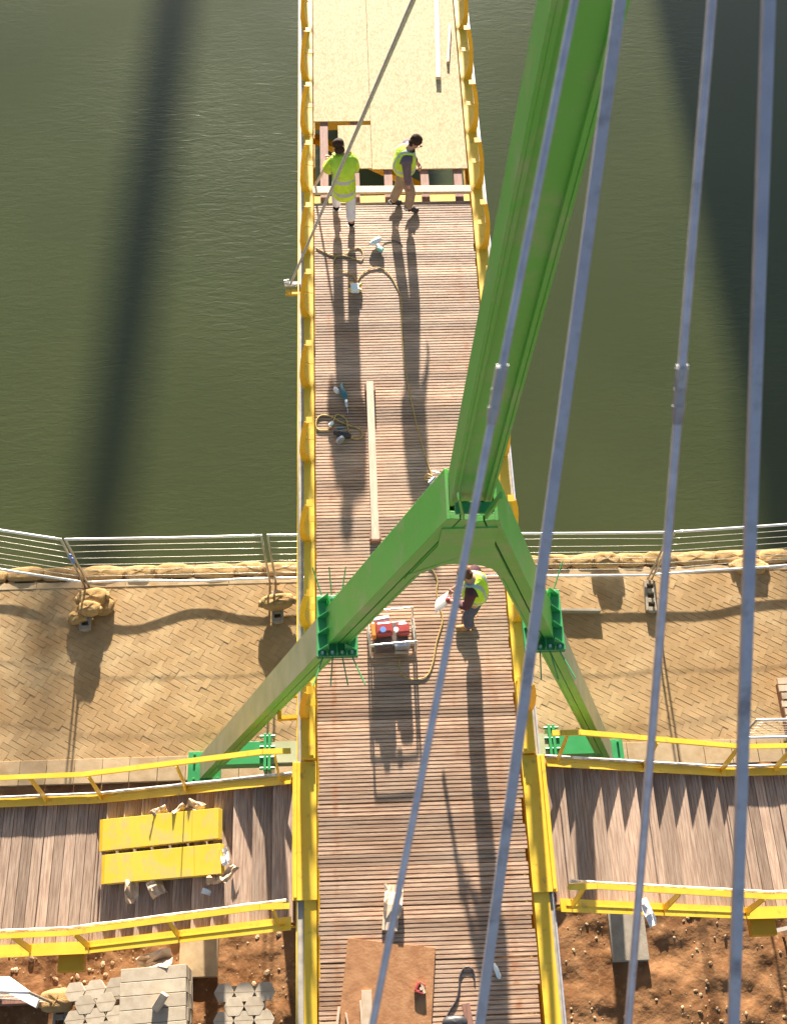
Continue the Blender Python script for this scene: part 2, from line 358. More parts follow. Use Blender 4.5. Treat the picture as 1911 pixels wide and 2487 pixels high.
tag(m.build('soil', 'soil', smooth=True), kind='structure')
m = MB()
for k in range(2600):
    x, y = random.uniform(-7, 7), random.uniform(1.0, 4.2)
    if -1.7 < x < 1.7: continue
    dens = vn(x*1.3+11, y*1.3+4)
    if random.random() > dens**3*3: continue
    s = random.choice((.010, .012, .015, .018, .02, .025, .03, .045, .06))*(1.25 if x < 0 else .9); 
    m.blob((x, y, soil_h(x, y)+s*.08), (s*random.uniform(.8, 1.7), s*random.uniform(.8, 1.4), s*random.uniform(.4, .7)), 6, 4, rotz(random.uniform(0, 3)), tone=random.random(), lump=.12, seed=k)
tag(m.build('rubble', 'rubble'), 'scattered pale stones and clods lying on the brown soil', 'rubble', kind='stuff')

# ------------------------------------------------------------------ the footbridge
bridge = thing('footbridge', 'narrow footbridge with ribbed brown timber deck between yellow steel edge girders', 'footbridge')
DECK_END = 13.80
m = MB(); y = -4.0; bw = .146; pitch = .1535
def ridged(m, y0, tn, xl, xr, z=0.0, wd=bw, n=3, axis='x'):
    # one grooved board running along x (axis x) or along y (axis y)
    g = .012 if axis == 'x' else .0045; rw = (wd-g*(n-1))/n; dpt = .012 if axis == 'x' else .004; ch = .0035 if axis == 'x' else .002
    def P(a, b_, c): return (a, b_, c) if axis == 'x' else (b_, a, c)
    fl = axis == 'y'
    def Q(*p): m.quad(*(p[::-1] if fl else p), tone=tn)
    for k in range(n):
        a = y0+k*(rw+g); b_ = a+rw; t2 = tn
        Q(P(xl, a+ch, z), P(xr, a+ch, z), P(xr, b_-ch, z), P(xl, b_-ch, z))
        Q(P(xl, a, z-dpt), P(xr, a, z-dpt), P(xr, a+ch, z), P(xl, a+ch, z))
        Q(P(xl, b_-ch, z), P(xr, b_-ch, z), P(xr, b_, z-dpt), P(xl, b_, z-dpt))
        if k < n-1: Q(P(xl, b_, z-dpt), P(xr, b_, z-dpt), P(xr, b_+g, z-dpt), P(xl, b_+g, z-dpt))
    a, b_ = y0, y0+wd; zb = z-.034; zt = z-dpt
    Q(P(xl, a, zb), P(xr, a, zb), P(xr, a, zt), P(xl, a, zt)); Q(P(xl, b_, zt), P(xr, b_, zt), P(xr, b_, zb), P(xl, b_, zb))
    Q(P(xl, a, zb), P(xl, a, zt), P(xl, b_, zt), P(xl, b_, zb)); Q(P(xr, a, zb), P(xr, b_, zb), P(xr, b_, zt), P(xr, a, zt))
    Q(P(xl, a, zb), P(xl, b_, zb), P(xr, b_, zb), P(xr, a, zb))
tn = .5
while y+bw < DECK_END:
    tn = min(1, max(0, .5+random.gauss(0, .30)))
    y += random.choice((0, 0, 0, 0, .002, .004, .009))
    jit = .012 if y > 4.3 else .03
    ridged(m, y, tn, -1.295+random.uniform(0, jit), 1.285+random.uniform(-jit, .012), random.uniform(-.0025, .0025))
    y += pitch
m.build('deck_boards', 'wood', bridge)
YA, YB = -5.0, 62.0
for s in (-1, 1):
    m = MB()
    X = lambda a: s*a
    fw = .15 if s < 0 else .19
    m.box((X(1.3125+fw/2), (YA+YB)/2, -.015), (fw, YB-YA, .02))             # top flange
    m.box((X(1.375), (YA+YB)/2, -.33), (.02, YB-YA, .608))                  # web
    m.box((X(1.375), (YA+YB)/2, -.65), (.16, YB-YA, .02))                   # bottom flange
    m.build('girder', 'yellow', bridge)
    t0 = 1.3125+fw+.004
    m = MB(); m.box((X((t0+1.535)/2), (YA+YB)/2, -.03), (1.535-t0, YB-YA, .006)); m.box((X(1.538), (YA+YB)/2, -.02), (.006, YB-YA, .075))
    m.build('edge_tray', 'tray', bridge)
    m = MB(); m.box((X(1.551), (YA+YB)/2, -.045), (.016, YB-YA, .11)); m.build('outer_lip', 'yellow' if s < 0 else 'galv', bridge)
    # stair head plate and corner box
    m = MB(); m.box((X(1.455), 3.47, .012), (.30, 1.70, .024)); m.box((X(1.565), 3.47, .05), (.04, 1.66, .10)); m.build('stair_head_plate', 'yellow', bridge, bevel=.004)
    m = MB(); m.box((X(1.40), 4.82, .05), (.17, .96, .10)); m.box((X(1.36), 4.86, .115), (.05, .98, .03)); m.build('corner_box', 'yellow', bridge, bevel=.005)
    if s < 0:
        m = MB(); 
        for yy in (4.92, 5.22): m.beam((-1.55, yy, .0), (-1.78, yy, -.02), .05, .08)
        m.beam((-1.78, 4.89, -.02), (-1.78, 5.25, -.02), .05, .08); m.build('lifting_bracket', 'orange', bridge)
# bowed railing posts, one shape copied along both edges
OUT = [(1.490,0),(1.505,.12),(1.512,.27),(1.497,.45),(1.480,.65),(1.450,.85),(1.405,1.06)]
INN = [(1.338,1.06),(1.376,.85),(1.410,.65),(1.428,.45),(1.430,.27),(1.402,.12),(1.352,0)]
proto = {}
for s in (-1, 1):
    m = MB(); poly = [(s*x, 0, z) for x, z in OUT+INN]; m.prism(poly, (0, .014, 0))
    m.box((s*1.335, .03, 1.066), (.085, .10, .012)); m.box((s*1.315, .03, .62), (.06, .09, .012)); m.box((s*1.375, .007, .612), (.09, .010, .02))
    for k in range(-2, 12):
        yy = 7.47+1.30*k
        if k == -2 and s > 0: yy += .02
        if s not in proto:
            o = m.build('railing_post', 'orange', bridge); proto[s] = o
        else:
            o = proto[s].copy(); col.objects.link(o); o.parent = bridge
        o.location = (0, yy, 0)
# open bay: joists, cross beam, bracing
for x in (-1.12, -.60, -.05, .56, 1.12):
    m = MB(); m.box((x, 18.2, -.10), (.135, 9.2, .13)); m.build('joist', 'timber', bridge)
m = MB(); m.box((0, 13.86, -.085), (2.58, .16, .02)); m.box((0, 13.9, -.3), (2.58, .02, .4)); m.box((0, 13.86, -.51), (2.58, .16, .02)); m.build('cross_beam', 'yellow', bridge)
m = MB(); m.box((0, 16.0, -.20), (2.58, .16, .02)); m.box((0, 16.0, -.4), (2.58, .02, .38)); m.build('cross_beam', 'yellow', bridge)
m = MB(); m.beam((-1.3, 15.65, -.45), (1.3, 13.95, -.45), .12, .14); m.build('wind_brace', 'orange', bridge)
m = MB(); m.beam((-1.3, 17.8, -.45), (1.3, 16.1, -.45), .12, .14); m.build('wind_brace', 'orange', bridge)
# things lying on the open bay
def sheet(name, label, px, z, th, mt, cat, group=None):
    m = MB(); P = [at(u, v, z) for u, v in px]; c = sum(P, Vector())/len(P)
    m.prism([p-Vector((0, 0, th)) for p in P], (0, 0, th)); return tag(m.build(name, mt, loc=c, bevel=.002), label, cat, group)
def worldsheet(name, label, P, z, th, mt, cat, group=None):
    m = MB(); P = [Vector((x, y, z-th)) for x, y in P]; c = sum(P, Vector())/len(P)
    m.prism(P, (0, 0, th)); return tag(m.build(name, mt, loc=c, bevel=.002), label, cat, group)
worldsheet('chipboard_sheet', 'big sunlit chipboard sheet covering the left half of the far deck', [(-1.295, 15.60), (-.318, 15.60), (-.318, 61.5), (-1.295, 61.5)], -.012, .02, 'osb', 'chipboard sheet', 'chipboard sheets over the far deck')
worldsheet('chipboard_sheet', 'big sunlit chipboard sheet on the right, behind the man in the sleeveless vest', [(-.312, 14.47), (1.29, 14.46), (1.295, 61.5), (-.312, 61.5)], -.010, .02, 'osb', 'chipboard sheet', 'chipboard sheets over the far deck')
worldsheet('chipboard_sheet', 'small square chipboard offcut bridging the open bay behind the jacketed man', [(-.88, 14.50), (-.318, 14.50), (-.318, 15.50), (-.88, 15.50)], -.014, .02, 'osb', 'chipboard sheet', 'chipboard sheets over the far deck')
m = MB(); a, b_ = at(760, 463, .03), at(1143, 460, .03); m.beam(a, b_, .14, .055); tag(m.build('timber_plank', 'pale_timber', loc=(a+b_)/2, bevel=.003), 'pale timber plank laid straight across the open bay at the deck end', 'plank')
m = MB(); a, b_ = at(1056, -120, .03), at(1064, 190, .03); m.beam(a, b_, .085, .07); tag(m.build('timber_batten', 'pale_timber', loc=(a+b_)/2), 'long pale square batten lying on the far chipboard', 'batten', 'battens on the chipboard')
m = MB(); a, b_ = at(1092, 60, .02), at(1087, 152, .02); m.beam(a, b_, .04, .06); tag(m.build('timber_batten', 'pale_timber', loc=(a+b_)/2), 'thin short batten beside the longer one on the far chipboard', 'batten', 'battens on the chipboard')

# ------------------------------------------------------------------ stairs on both sides
RISE, GOING, X_TOP, NT = .16, .266, 1.59, 10
def nose(xa): return -RISE*(xa-X_TOP)/GOING
def stair(s, yu0, yu1, yl0, yl1, label):
    st = thing('staircase', label, 'staircase', (s*1.6, 3.3, 0), 'stairs down from the bridge')
    XK = X_TOP+GOING*(NT+.6); zl = -RISE*(NT+1)
    def yb(xa):
        t = min(1, max(0, (xa-1.6)/(XK-1.6))); return yu0+(yu1-yu0)*t, yl0+(yl1-yl0)*t
    for i in range(NT):
        xa = X_TOP+GOING*i; z = -RISE*(i+1); yu, yl = yb(xa+.13); tn0 = random.uniform(.25, .75)
        m = MB(); xs0 = sorted((s*(xa-.012), s*(xa+GOING+.006)))
        ridged(m, xs0[0], min(1, max(0, tn0+random.gauss(0, .15))), yl+.04, yu-.04, z, .280, 6, 'y')
        m.box((s*(xa+.005), (yu+yl)/2, z+RISE/2-.03), (.012, yu-yl-.1, RISE-.06), tone=.3)
        m.build('tread', 'wood_y', st)
    # landing
    m = MB(); xa = X_TOP+GOING*NT
    yu, yl = yb(XK); x = xa
    while x < 7.5:
        xs0 = sorted((s*x, s*(x+.146))); ridged(m, xs0[0], min(1, max(0, .5+random.gauss(0, .22))), yl+.04, yu-.04, zl+random.uniform(-.002, .002), .14, 3, 'y'); x += .146
    m.build('landing', 'wood_y', st)
    for (yk0, yk1, outw, nm) in ((yu0, yu1, 1, 'u'), (yl0, yl1, -1, 'l')):
        top0 = Vector((s*1.62, yk0, .03)); knee = Vector((s*XK, yk1, zl+.08)); end = Vector((s*7.5, yk1-.03, zl+.08))
        m = MB()
        for p, q in ((top0, knee), (knee, end)):
            m.beam(p, q, .155, .014); m.beam(p-Vector((0, 0, .15)), q-Vector((0, 0, .15)), .012, .285)
        m.build('stringer', 'yellow', st)
        h = 1.0; off = Vector((0, .05 if outw > 0 else .03, h))
        rail = [top0+Vector((-s*.05, 0, 0))+off-Vector((0,0,.02)), top0+Vector((s*.28, 0, -.02))+off, knee+off, end+off]
        m = MB()
        for p, q in zip(rail, rail[1:]): m.beam(p, q, .065, .018); m.beam(p-Vector((0, 0, .04)), q-Vector((0, 0, .04)), .03, .07)
        m.build('handrail', 'yellow', st)
        L_ = knee-top0
        for p in [top0+Vector((s*.15, 0, -.05)), top0+L_*.52, knee+Vector((-s*.05, 0, .0)), knee+Vector((s*.72, 0, 0)), knee+Vector((s*1.75, 0, 0))]:
            m = MB(); m.hexa([p+Vector((-.008, -.045, 0)), p+Vector((.008, -.045, 0)), p+Vector((.008, .045, 0)), p+Vector((-.008, .045, 0))],
                             [p+off+Vector((-.008, -.03, -.07)), p+off+Vector((.008, -.03, -.07)), p+off+Vector((.008, .03, -.07)), p+off+Vector((-.008, .03, -.07))])
            m.build('rail_post', 'yellow', st)
        # paper wrapped tube
        o2 = Vector((0, .055, .032)) if nm == 'u' else Vector((0, .10, h-.04))
        pts = [top0+o2+Vector((s*.0, 0, -.02)), knee+o2, end+o2]
        m = MB(); path = []
        for p, q in zip(pts, pts[1:]):
            for k in range(24): path.append(p+(q-p)*k/24+Vector((0, 0, random.uniform(-.002, .002))))
        m.tube(path, [.017+.007*max(0, math.sin(k*.7+s))*random.random() for k in range(len(path))], 8)
        m.build('wrapped_tube', 'wrap', st, smooth=True)
    # support under the landing
    m = MB(); m.box((s*4.62, yl1-.12, zl-.12), (.34, .30, .16)); m.build('landing_bracket', 'orange', st, bevel=.006)
    return st
yUL = at(735, 1895)[1]; yLL = at(735, 2240)[1]
stair(-1, 4.12, 4.40, 2.36, 2.42, 'left stair of ribbed brown treads and yellow rails carrying two yellow plates')
stair(1, 4.24, 4.50, 2.46, 2.56, 'right stair of ribbed brown treads and yellow rails, clear of plates')

# ------------------------------------------------------------------ mast: leaning column on two splayed legs
mast = thing('bridge_mast', 'tall green steel mast on two splayed legs straddling the footbridge', 'mast', (0, 6, G))
FOOT = Vector((0, 5.98, G)); UP = Vector((0, 4.30-5.98, 6.85-G)).normalized(); DD = Vector((0, UP.z, -UP.y))
def onp(u, v, off=0.0):                     # point of the leaning plane of the legs, pushed off along its normal
    r = Vector(ray(u, v)); c = Vector((CAMX, 0, H)); t = ((FOOT+DD*off)-c).dot(DD)/r.dot(DD); return c+r*t
B0 = onp(1161, 1150, -.13)+DD*.13; B1 = aty(1436, 0, 3.77)+DD*.13
ax = (B1-B0).normalized(); TOP = B0+ax*((14.45-B0.z)/ax.z)
base = B0-ax*.55
def hsec(m, p, q, side, width, depth, tf=.026, tw=.02, lips=0, mi=0, flanges=(1, 1), rec=.05, band=0):
    """H section from p to q: flanges offset along 'side', flange width along the depth direction"""
    a = (q-p).normalized(); sd = (side-a*side.dot(a)).normalized(); d = a.cross(sd)
    for k, on in zip((-1, 1), flanges):
        if not on: continue
        o = sd*k*(width/2-tf/2)
        P = [p+o+sd*x+d*y for x, y in ((-tf/2, -depth/2), (tf/2, -depth/2), (tf/2, depth/2), (-tf/2, depth/2))]
        m.hexa(P, [v+(q-p) for v in P], mi)
        if lips:
            for e in (-1, 1):
                o2 = sd*k*(width/2-tf-lips/2-.002)+d*e*(depth/2-.012)
                P = [p+o2+sd*x+d*y for x, y in ((-lips/2, -.012), (lips/2, -.012), (lips/2, .012), (-lips/2, .012))]
                m.hexa(P, [v+(q-p) for v in P], mi)
    for e in (-1, 1):                                     # side plates set back a little, with edge bands
        o2 = d*e*(depth/2-rec-tw/2)
        P = [p+o2+sd*x+d*y for x, y in ((-width/2+tf, -tw/2), (width/2-tf, -tw/2), (width/2-tf, tw/2), (-width/2+tf, tw/2))]
        m.hexa(P, [v+(q-p) for v in P], mi)
        if band:
            for k in (-1, 1):
                o2 = d*e*(depth/2-rec/2-.004)+sd*k*(width/2-tf-band/2)
                P = [p+o2+sd*x+d*y for x, y in ((-band/2, -rec/2+.002), (band/2, -rec/2+.002), (band/2, rec/2-.002), (-band/2, rec/2-.002))]
                m.hexa(P, [v+(q-p) for v in P], mi)
m = MB(); hsec(m, base, TOP, Vector((1, 0, 0)), .30, .26, tf=.02, rec=.04, band=.03); m.build('column', 'green', mast, bevel=.004)
m = MB(); m.box(TOP, (.6, .55, .06)); m.build('mast_head', 'green', mast)
# legs
LY = 5.98; LW = .41; LD = .215
Lt, Lb = Vector((.22, LY, 4.55)), None
def legline(p1, p2, z): 
    t = (z-p1.z)/(p2.z-p1.z); return p1+(p2-p1)*t
la, lb = [onp(u, v, LW/2)-DD*LW/2 for u, v in ((1000, 1230), (560, 1748))]
ra, rb = [onp(u, v, LW/2)-DD*LW/2 for u, v in ((1265, 1290), (1495, 1830))]
legs = []
for s, a0, b0 in ((-1, la, lb), (1, ra, rb)):
    d = (b0-a0).normalized(); nrm = DD.cross(d).normalized()
    if nrm.z < 0: nrm = -nrm
    c = nrm*(-LD/2)                                       # axis sits half a depth under the top flange
    zs = 3.42
    top = legline(a0, b0, 7.05 if s < 0 else 7.0)+c; mid = legline(a0, b0, zs)+c; bot = legline(a0, b0, G+.06)+c
    m = MB(); hsec(m, top, mid, nrm, LD, LW, rec=.05, band=.075); m.build('upper_leg', 'green', mast, bevel=.004)
    m = MB(); hsec(m, mid, bot, nrm, LD*.94, LW*.98, rec=.05, band=.07); 
    o = m.build('lower_leg', 'green', mast, bevel=.003)
    m = MB(); p0, p1 = mid+nrm*(LD*.47+.003), bot+nrm*(LD*.47+.003); w2 = DD*(LW*.49); e = nrm*.004
    m.hexa([p0-w2, p0+w2, p1+w2, p1-w2], [p0-w2+e, p0+w2+e, p1+w2+e, p1-w2+e]); m.build('dusty_cover', 'green_dust', o)
    o['label'] = 'lower leg with a pale dusty upper face'
    legs.append((s, d, nrm, mid, bot))
    # bolted splice
    sp = mid+Vector((0, 0, .0)); br = MB()
    fw, fl = .42, .68
    for zz in (-.035, .006): br.box(sp+Vector((0, 0, zz)), (fw, fl, .03))
    for e in (-1, 1):
        for yy in (-.28, -.09, .09, .28): br.hexa([sp+Vector((e*.20, yy-.007, .02)), sp+Vector((e*.08, yy-.007, .02)), sp+Vector((e*.08, yy+.007, .02)), sp+Vector((e*.20, yy+.007, .02))],
                                                 [sp+Vector((e*.19, yy-.007, .045)), sp+Vector((e*.08, yy-.007, .21)), sp+Vector((e*.08, yy+.007, .21)), sp+Vector((e*.19, yy+.007, .045))])
    for xx in (-.10, 0, .10):
        for e in (-1, 1): br.box(sp+Vector((xx, e*.285, .055)), (.012, .10, .09))
    bo = br.build('splice_flange', 'green_dark', mast, bevel=.003)
    for xx in (-.15, -.05, .05, .15):
        for e in (-1, 1):
            m = MB(); q = sp+Vector((xx, e*.305, .02)); m.tube([q, q+Vector((0, 0, .03))], .017, 6); m.tube([q+Vector((0, 0, .029)), q+Vector((0, 0, .05))], .010, 6); m.build('bolt', 'steel', bo)
            m = MB(); q = sp+Vector((xx, e*.335, -.015)); m.tube([q, q+Vector(((xx+.02)*.75, e*.32, .05+e*.02))], .0075, 6); m.build('tie_rod', 'green_dark', bo)
    # foot plate
    m = MB(); f0 = Vector((bot.x, bot.y, G+.03)); m.box(f0+Vector((s*.02, 0, 0)), (.58, .56, .05))
    for xx in (-.2, .22):
        for yy in (-.22, .22): m.tube([f0+Vector((xx, yy, .02)), f0+Vector((xx, yy, .09))], .022, 6)
    m.build('foot_plate', 'green_dark', mast, bevel=.004)
    zc = -4.46; px = legline(mid, bot, zc).x; LYc = legline(mid, bot, zc).y
    m = MB(); m.box((px-s*.42, LYc-.02, zc), (.84, .38, .24)); m.box((px-s*.80, LYc-.02, zc), (.05, .62, .34)); m.box((px-s*.87, LYc-.02, zc), (.05, .62, .34))
    for yy in (-.27, -.09, .09, .27): m.tube([(px-s*.96, LYc-.02+yy, zc+.12), (px-s*.71, LYc-.02+yy, zc+.12)], .025, 6)
    m.build('tie_flange', 'green_dark', mast, bevel=.004)
zc = -4.46; xa, xb = [legline(l[3], l[4], zc).x-l[0]*.90 for l in legs]
m = MB(); hsec(m, Vector((xa, LYc-.02, zc)), Vector((xb, LYc-.02, zc)), Vector((0, 0, 1)), .24, .36, rec=.04); m.build('tie_beam', 'green_dust', mast)
# gusset with arched underside
Lx = lambda z: legline(la, lb, z).x; Rx = lambda z: legline(ra, rb, z).x
arch = [onp(u, v, -LW/2-.006) for u, v in ((1000, 1392), (1030, 1382), (1065, 1373), (1100, 1370), (1135, 1370), (1170, 1374), (1195, 1382), (1212, 1398))]
LL = lambda z, o: legline(la, lb, z)+Vector((o, 0, 0))-DD*(LW/2+.006); RL = lambda z, o: legline(ra, rb, z)+Vector((o, 0, 0))-DD*(LW/2+.006)
poly = [LL(6.85, .03), LL(6.45, .13), LL(5.6, .13), Vector((arch[0].x-.03, arch[0].y, arch[0].z-.03))]+arch+[Vector((arch[-1].x+.02, arch[-1].y, arch[-1].z-.05)), RL(5.6, -.12), RL(6.45, -.12), RL(6.85, -.03)]
m = MB(); m.prism(poly, DD*.03); m.prism([p+DD*.36 for p in poly], DD*.03)
for p, q in zip(arch, arch[1:]):
    P = [p+DD*.032, q+DD*.032, q+DD*.358, p+DD*.358]; m.hexa(P, [v+UP*.02 for v in P])
m.build('gusset', 'green', mast)
m = MB(); q = onp(1150, 1228, -LW/2-.02); m.box(q+Vector((0, -.02, 0)), (.27, .09, .02)); m.box(q+Vector((0, .0, -.03)), (.27, .05, .035)); m.build('base_plate', 'green_dark', mast, bevel=.003)
m = MB()
for e in (-1, 1): m.beam(q+Vector((e*.08, -.09, .01)), q+Vector((e*.145, -.15, .42)), .016, .05, (0, 1, 0))
m.build('stiffener', 'green', mast)
# stay cables
def cable(name, label, t, bpx, wt, wb, turn, mt, square=False):
    k = (t[0]-bpx[0])/2487.; U = t[0]+k*2880; T = aty(U, -2880, 3.55)
    dpt = sum((T[i]-(CAMX, 0, H)[i])*(dx[2], dy[2], dz[2])[i] for i in range(3))
    w0 = wt+(wt-wb)/2487*2880; D = w0*dpt/F; db = D*F/wb
    r = ray(*bpx); q = db/F; Q = Vector((CAMX+r[0]*q, r[1]*q, H+r[2]*q)); A = T+(Q-T)*((G-T.z)/(Q.z-T.z))
    root = thing(name, label, 'stay cable', A, 'steel stays from the mast head')
    m = MB()
    if square: m.beam(T, A, D, D*.8)
    else: m.tube([T+(A-T)*i/40 for i in range(41)], D/2, 10)
    m.build('rod', mt, root, smooth=not square, bevel=.003 if square else 0)
    m = MB(); m.box(A+Vector((0, 0, .1)), (.3, .3, .3)); m.build('anchor', 'concrete', root)
    def pt(v):
        lo, hi = 0., 1.
        d_ = lambda f: vproj(T+(Q-T)*f)
        for _ in range(60):
            mm = (lo+hi)/2
            if d_(mm) < v: lo = mm
            else: hi = mm
        return T+(Q-T)*lo
    if turn:
        m = MB(); r_ = D/2
        a, b_, c, d_ = pt(turn[0]), pt(turn[1]), pt(turn[2]), pt(turn[3])
        m.tube([a, a+(b_-a)*.12, b_], [r_*1.15, r_*1.5, r_*1.42], 12); m.tube([b_, c], [r_*1.34, r_*1.34], 12); m.tube([c, d_], [r_*1.5, r_*1.12], 12)
        m.build('turnbuckle', 'galv_sleeve', root, smooth=False, bevel=.001)
        m = MB(); e = Vector((1, 0, 0)); m.tube([a-e*r_*1.35, a+e*r_*1.35], r_*.2, 8); m.tube([b_-e*r_*1.5, b_-e*r_*1.1], r_*.16, 8); m.build('pin', 'galv', root)
cable('stay_cable', 'silver stay crossing in front of the green mast, leftmost of the four broad stays', (1395, 0), (905, 2487), 22, 19, (888, 945, 990, 1030), 'galv')
cable('stay_cable', 'thick flat silver stay passing just right of the green mast', (1505, 0), (1165, 2487), 30, 24, None, 'galv_band', True)
cable('stay_cable', 'slim silver stay with turnbuckle over the water, well right of the mast', (1728, 0), (1525, 2487), 24, 19, (888, 945, 985, 1030), 'galv')
cable('stay_cable', 'thick flat silver stay nearest the right edge of the photo', (1865, 0), (1780, 2487), 31, 26, None, 'galv_band', True)
k = (1005-708)/690.; T = aty(1005+k*2880, -2880, 3.55); E_ = at(706, 690, .0)
fs = thing('stay_cable', 'thin far stay running down to the left edge of the bridge deck', 'stay cable', E_, 'steel stays from the mast head')
m = MB(); m.tube([T+(E_-T)*i/30 for i in range(31)], .0165, 8); m.build('rod', 'galv', fs, smooth=True)
m = MB(); m.beam(E_+Vector((-.10, .02, -.02)), E_+Vector((.16, .02, -.02)), .06, .05); m.tube([E_+Vector((-.10, .05, 0)), E_+Vector((-.02, .05, .02))], .03, 8); m.build('end_clevis', 'steel', fs)
m = MB(); m.box(E_+Vector((.05, -.13, -.05)), (.26, .10, .05)); m.build('anchor_lug', 'orange', fs)

# ------------------------------------------------------------------ temporary fence on the quay
def fence(p, q, label, posts=True, hump=0, h=1.98, group='wire fence panels along the quay'):
    p, q = Vector(p), Vector(q); fo = thing('wire_fence', label, 'fence panel', (p+q)/2, group)
    up = Vector((0, 0, 1)); 
    def line(z, sag, n=20):
        return [p+(q-p)*i/n+up*(z+sag*math.sin(math.pi*i/n)) for i in range(n+1)]
    m = MB(); m.tube(line(h, -.02), .025, 8); m.build('top_rail', 'white_tube', fo, smooth=True)
    m = MB(); m.tube([p+(q-p)*i/30+up*(.19+hump*math.sin(2*math.pi*i/30+.6)*math.sin(math.pi*i/30)) for i in range(31)], .025, 8); m.build('bottom_rail', 'white_tube', fo, smooth=True)
    for e in (p, q):
        m = MB(); m.tube([e-up*.02, e+up*(h+.01)], .021, 8); m.build('post', 'wire', fo, smooth=True)
    m = MB()
    for k in range(1, 7): m.tube([x+Vector((0, 0, random.uniform(-.004, .004))) for x in line(.19+(h-.19)*k/7, random.uniform(-.03, .03))], .005, 6)
    m.build('mesh_wires', 'wire', fo, smooth=True)
    return fo
zb = G
f1 = at(207, 1424, zb); f0 = at(0, 1391, zb); d = (f0-f1).normalized(); fence(f1+d*3.5, f1, 'wire fence panel running out of frame left, by the double sandbag heap', hump=.02)
f2 = at(217, 1424, zb); f3 = at(656, 1415, zb); fence(f2, f3, 'wire fence panel with a blue rag, nearest panel left of the bridge', hump=.05)
f4 = at(670, 1414, zb); f5 = at(1572, 1407, zb); mid_ = f4+(f5-f4)*.5; fence(f4, mid_, 'wire fence panel mostly hidden behind the left edge of the bridge')
fence(mid_+Vector((.05, 0, 0)), f5, 'wire fence panel just right of the bridge, behind the extra sandbag')
f6 = at(1582, 1406, zb); f7 = at(1911, 1382, zb); fence(f6, f6+(f7-f6).normalized()*3.5, 'wire fence panel at the right, bending away from the bridge', hump=.02)
# block feet and sandbags
def foot(c, label, rz=0):
    c = Vector(c); m = MB(); rt = rotz(rz)
    for x in (-.085, .085): m.box(c+rt@Vector((x, 0, .06)), (.05, .62, .11), rt)
    for y in (-.28, -.10, .10, .28): m.box(c+rt@Vector((0, y, .065)), (.13, .09, .115), rt)
    return tag(m.build('ballast_block', 'concrete', loc=c, bevel=.01), label, 'fence foot', 'slotted block feet under the fences')
def sandbag(c, L_, W_, H_, rz, label, seed, group='sandbags', name='sandbag', rx=0):
    c = Vector(c); rt = rotz(rz)@Matrix.Rotation(rx, 3, 'X'); m = MB()
    m.blob(c, (L_*.86, W_, H_), 18, 10, rt, tone=random.random(), e=.62, lump=.06, seed=seed)
    for e in (-1, 1):
        q = c+rt@Vector((e*L_*.44, 0, -.01)); m.blob(q, (L_*.16, W_*.5, H_*.5), 9, 6, rt, tone=random.random(), e=.8, lump=.12, seed=seed+e)
    return tag(m.build(name, 'burlap', loc=c, smooth=True), label, 'sandbag', group)
c = at(212, 1482, G); foot(c+Vector((0, -.12, 0)), 'slotted block foot under the double sandbag heap, left quay', .06)
sandbag(at(225, 1452, G+.20), .62, .36, .20, .15, 'folded sandbag lying under the smooth one on the left fence foot', 11)
sandbag(at(218, 1478, G+.30), .46, .28, .20, -.12, 'smooth rounded sandbag on top of the left fence foot heap', 12)
sandbag(at(190, 1500, G+.10), .38, .26, .18, .4, 'small shaded sandbag at the left end of the double heap', 13)
sandbag(at(252, 1470, G+.10), .40, .40, .18, 1.2, 'sandbag slumped at the right side of the double heap', 14)
c = at(675, 1478, G); foot(c+Vector((0, 0, 0)), 'slotted block foot half under the single sandbag, beside the bridge', .02)
sandbag(at(674, 1462, G+.22), .70, .30, .24, .10, 'single fat sandbag saddling the fence foot beside the bridge', 15)
foot(at(1577, 1452, G), 'bare slotted block foot with no sandbag, right quay', -.06)
# sandbag row on the coping
x = -8.2; k = 0
while x < 8.4:
    l = random.uniform(.55, 1.0); yq = 9.84+.0*x
    side = 'left' if x < 0 else 'right'
    sandbag((x+l/2, yq+random.uniform(-.02, .02), G-.03), l*1.16, .30, .15+random.uniform(-.01, .03), random.uniform(-.06, .06), 'weathered sandbag in the long row lining the quay edge', 100+k, 'sandbags in the row along the quay edge')
    x += l*.98; k += 1
sandbag(at(1472, 1362, G+.12), .60, .34, .20, -.1, 'fat sandbag thrown on top of the row, right of the bridge', 61, 'sandbags')
sandbag(at(1818, 1376, G+.03), .75, .32, .22, -.05, 'largest bulging sandbag of the row, behind the right stays', 62, 'sandbags')
# blue rag, plank on paving
m = MB(); q = at(205, 1422, G)+Vector((.02, 0, 0)); 
for k in range(7): m.blob(q+Vector((random.uniform(-.02, .03), random.uniform(-.03, .0), 1.02+.055*k)), (.07, .06, .09), 7, 5, rotz(k), lump=.2, seed=k)
tag(m.build('blue_rag', 'blue', loc=q, smooth=True), 'bright blue rag tied to the left fence post', 'rag')
m = MB(); a, b_ = at(1352, 1483, G+.06), at(1457, 1484, G+.06); m.beam(a, b_, .05, .13); tag(m.build('upright_board', 'concrete', loc=(a+b_)/2, bevel=.003), 'grey board standing on edge on the right paving', 'board')
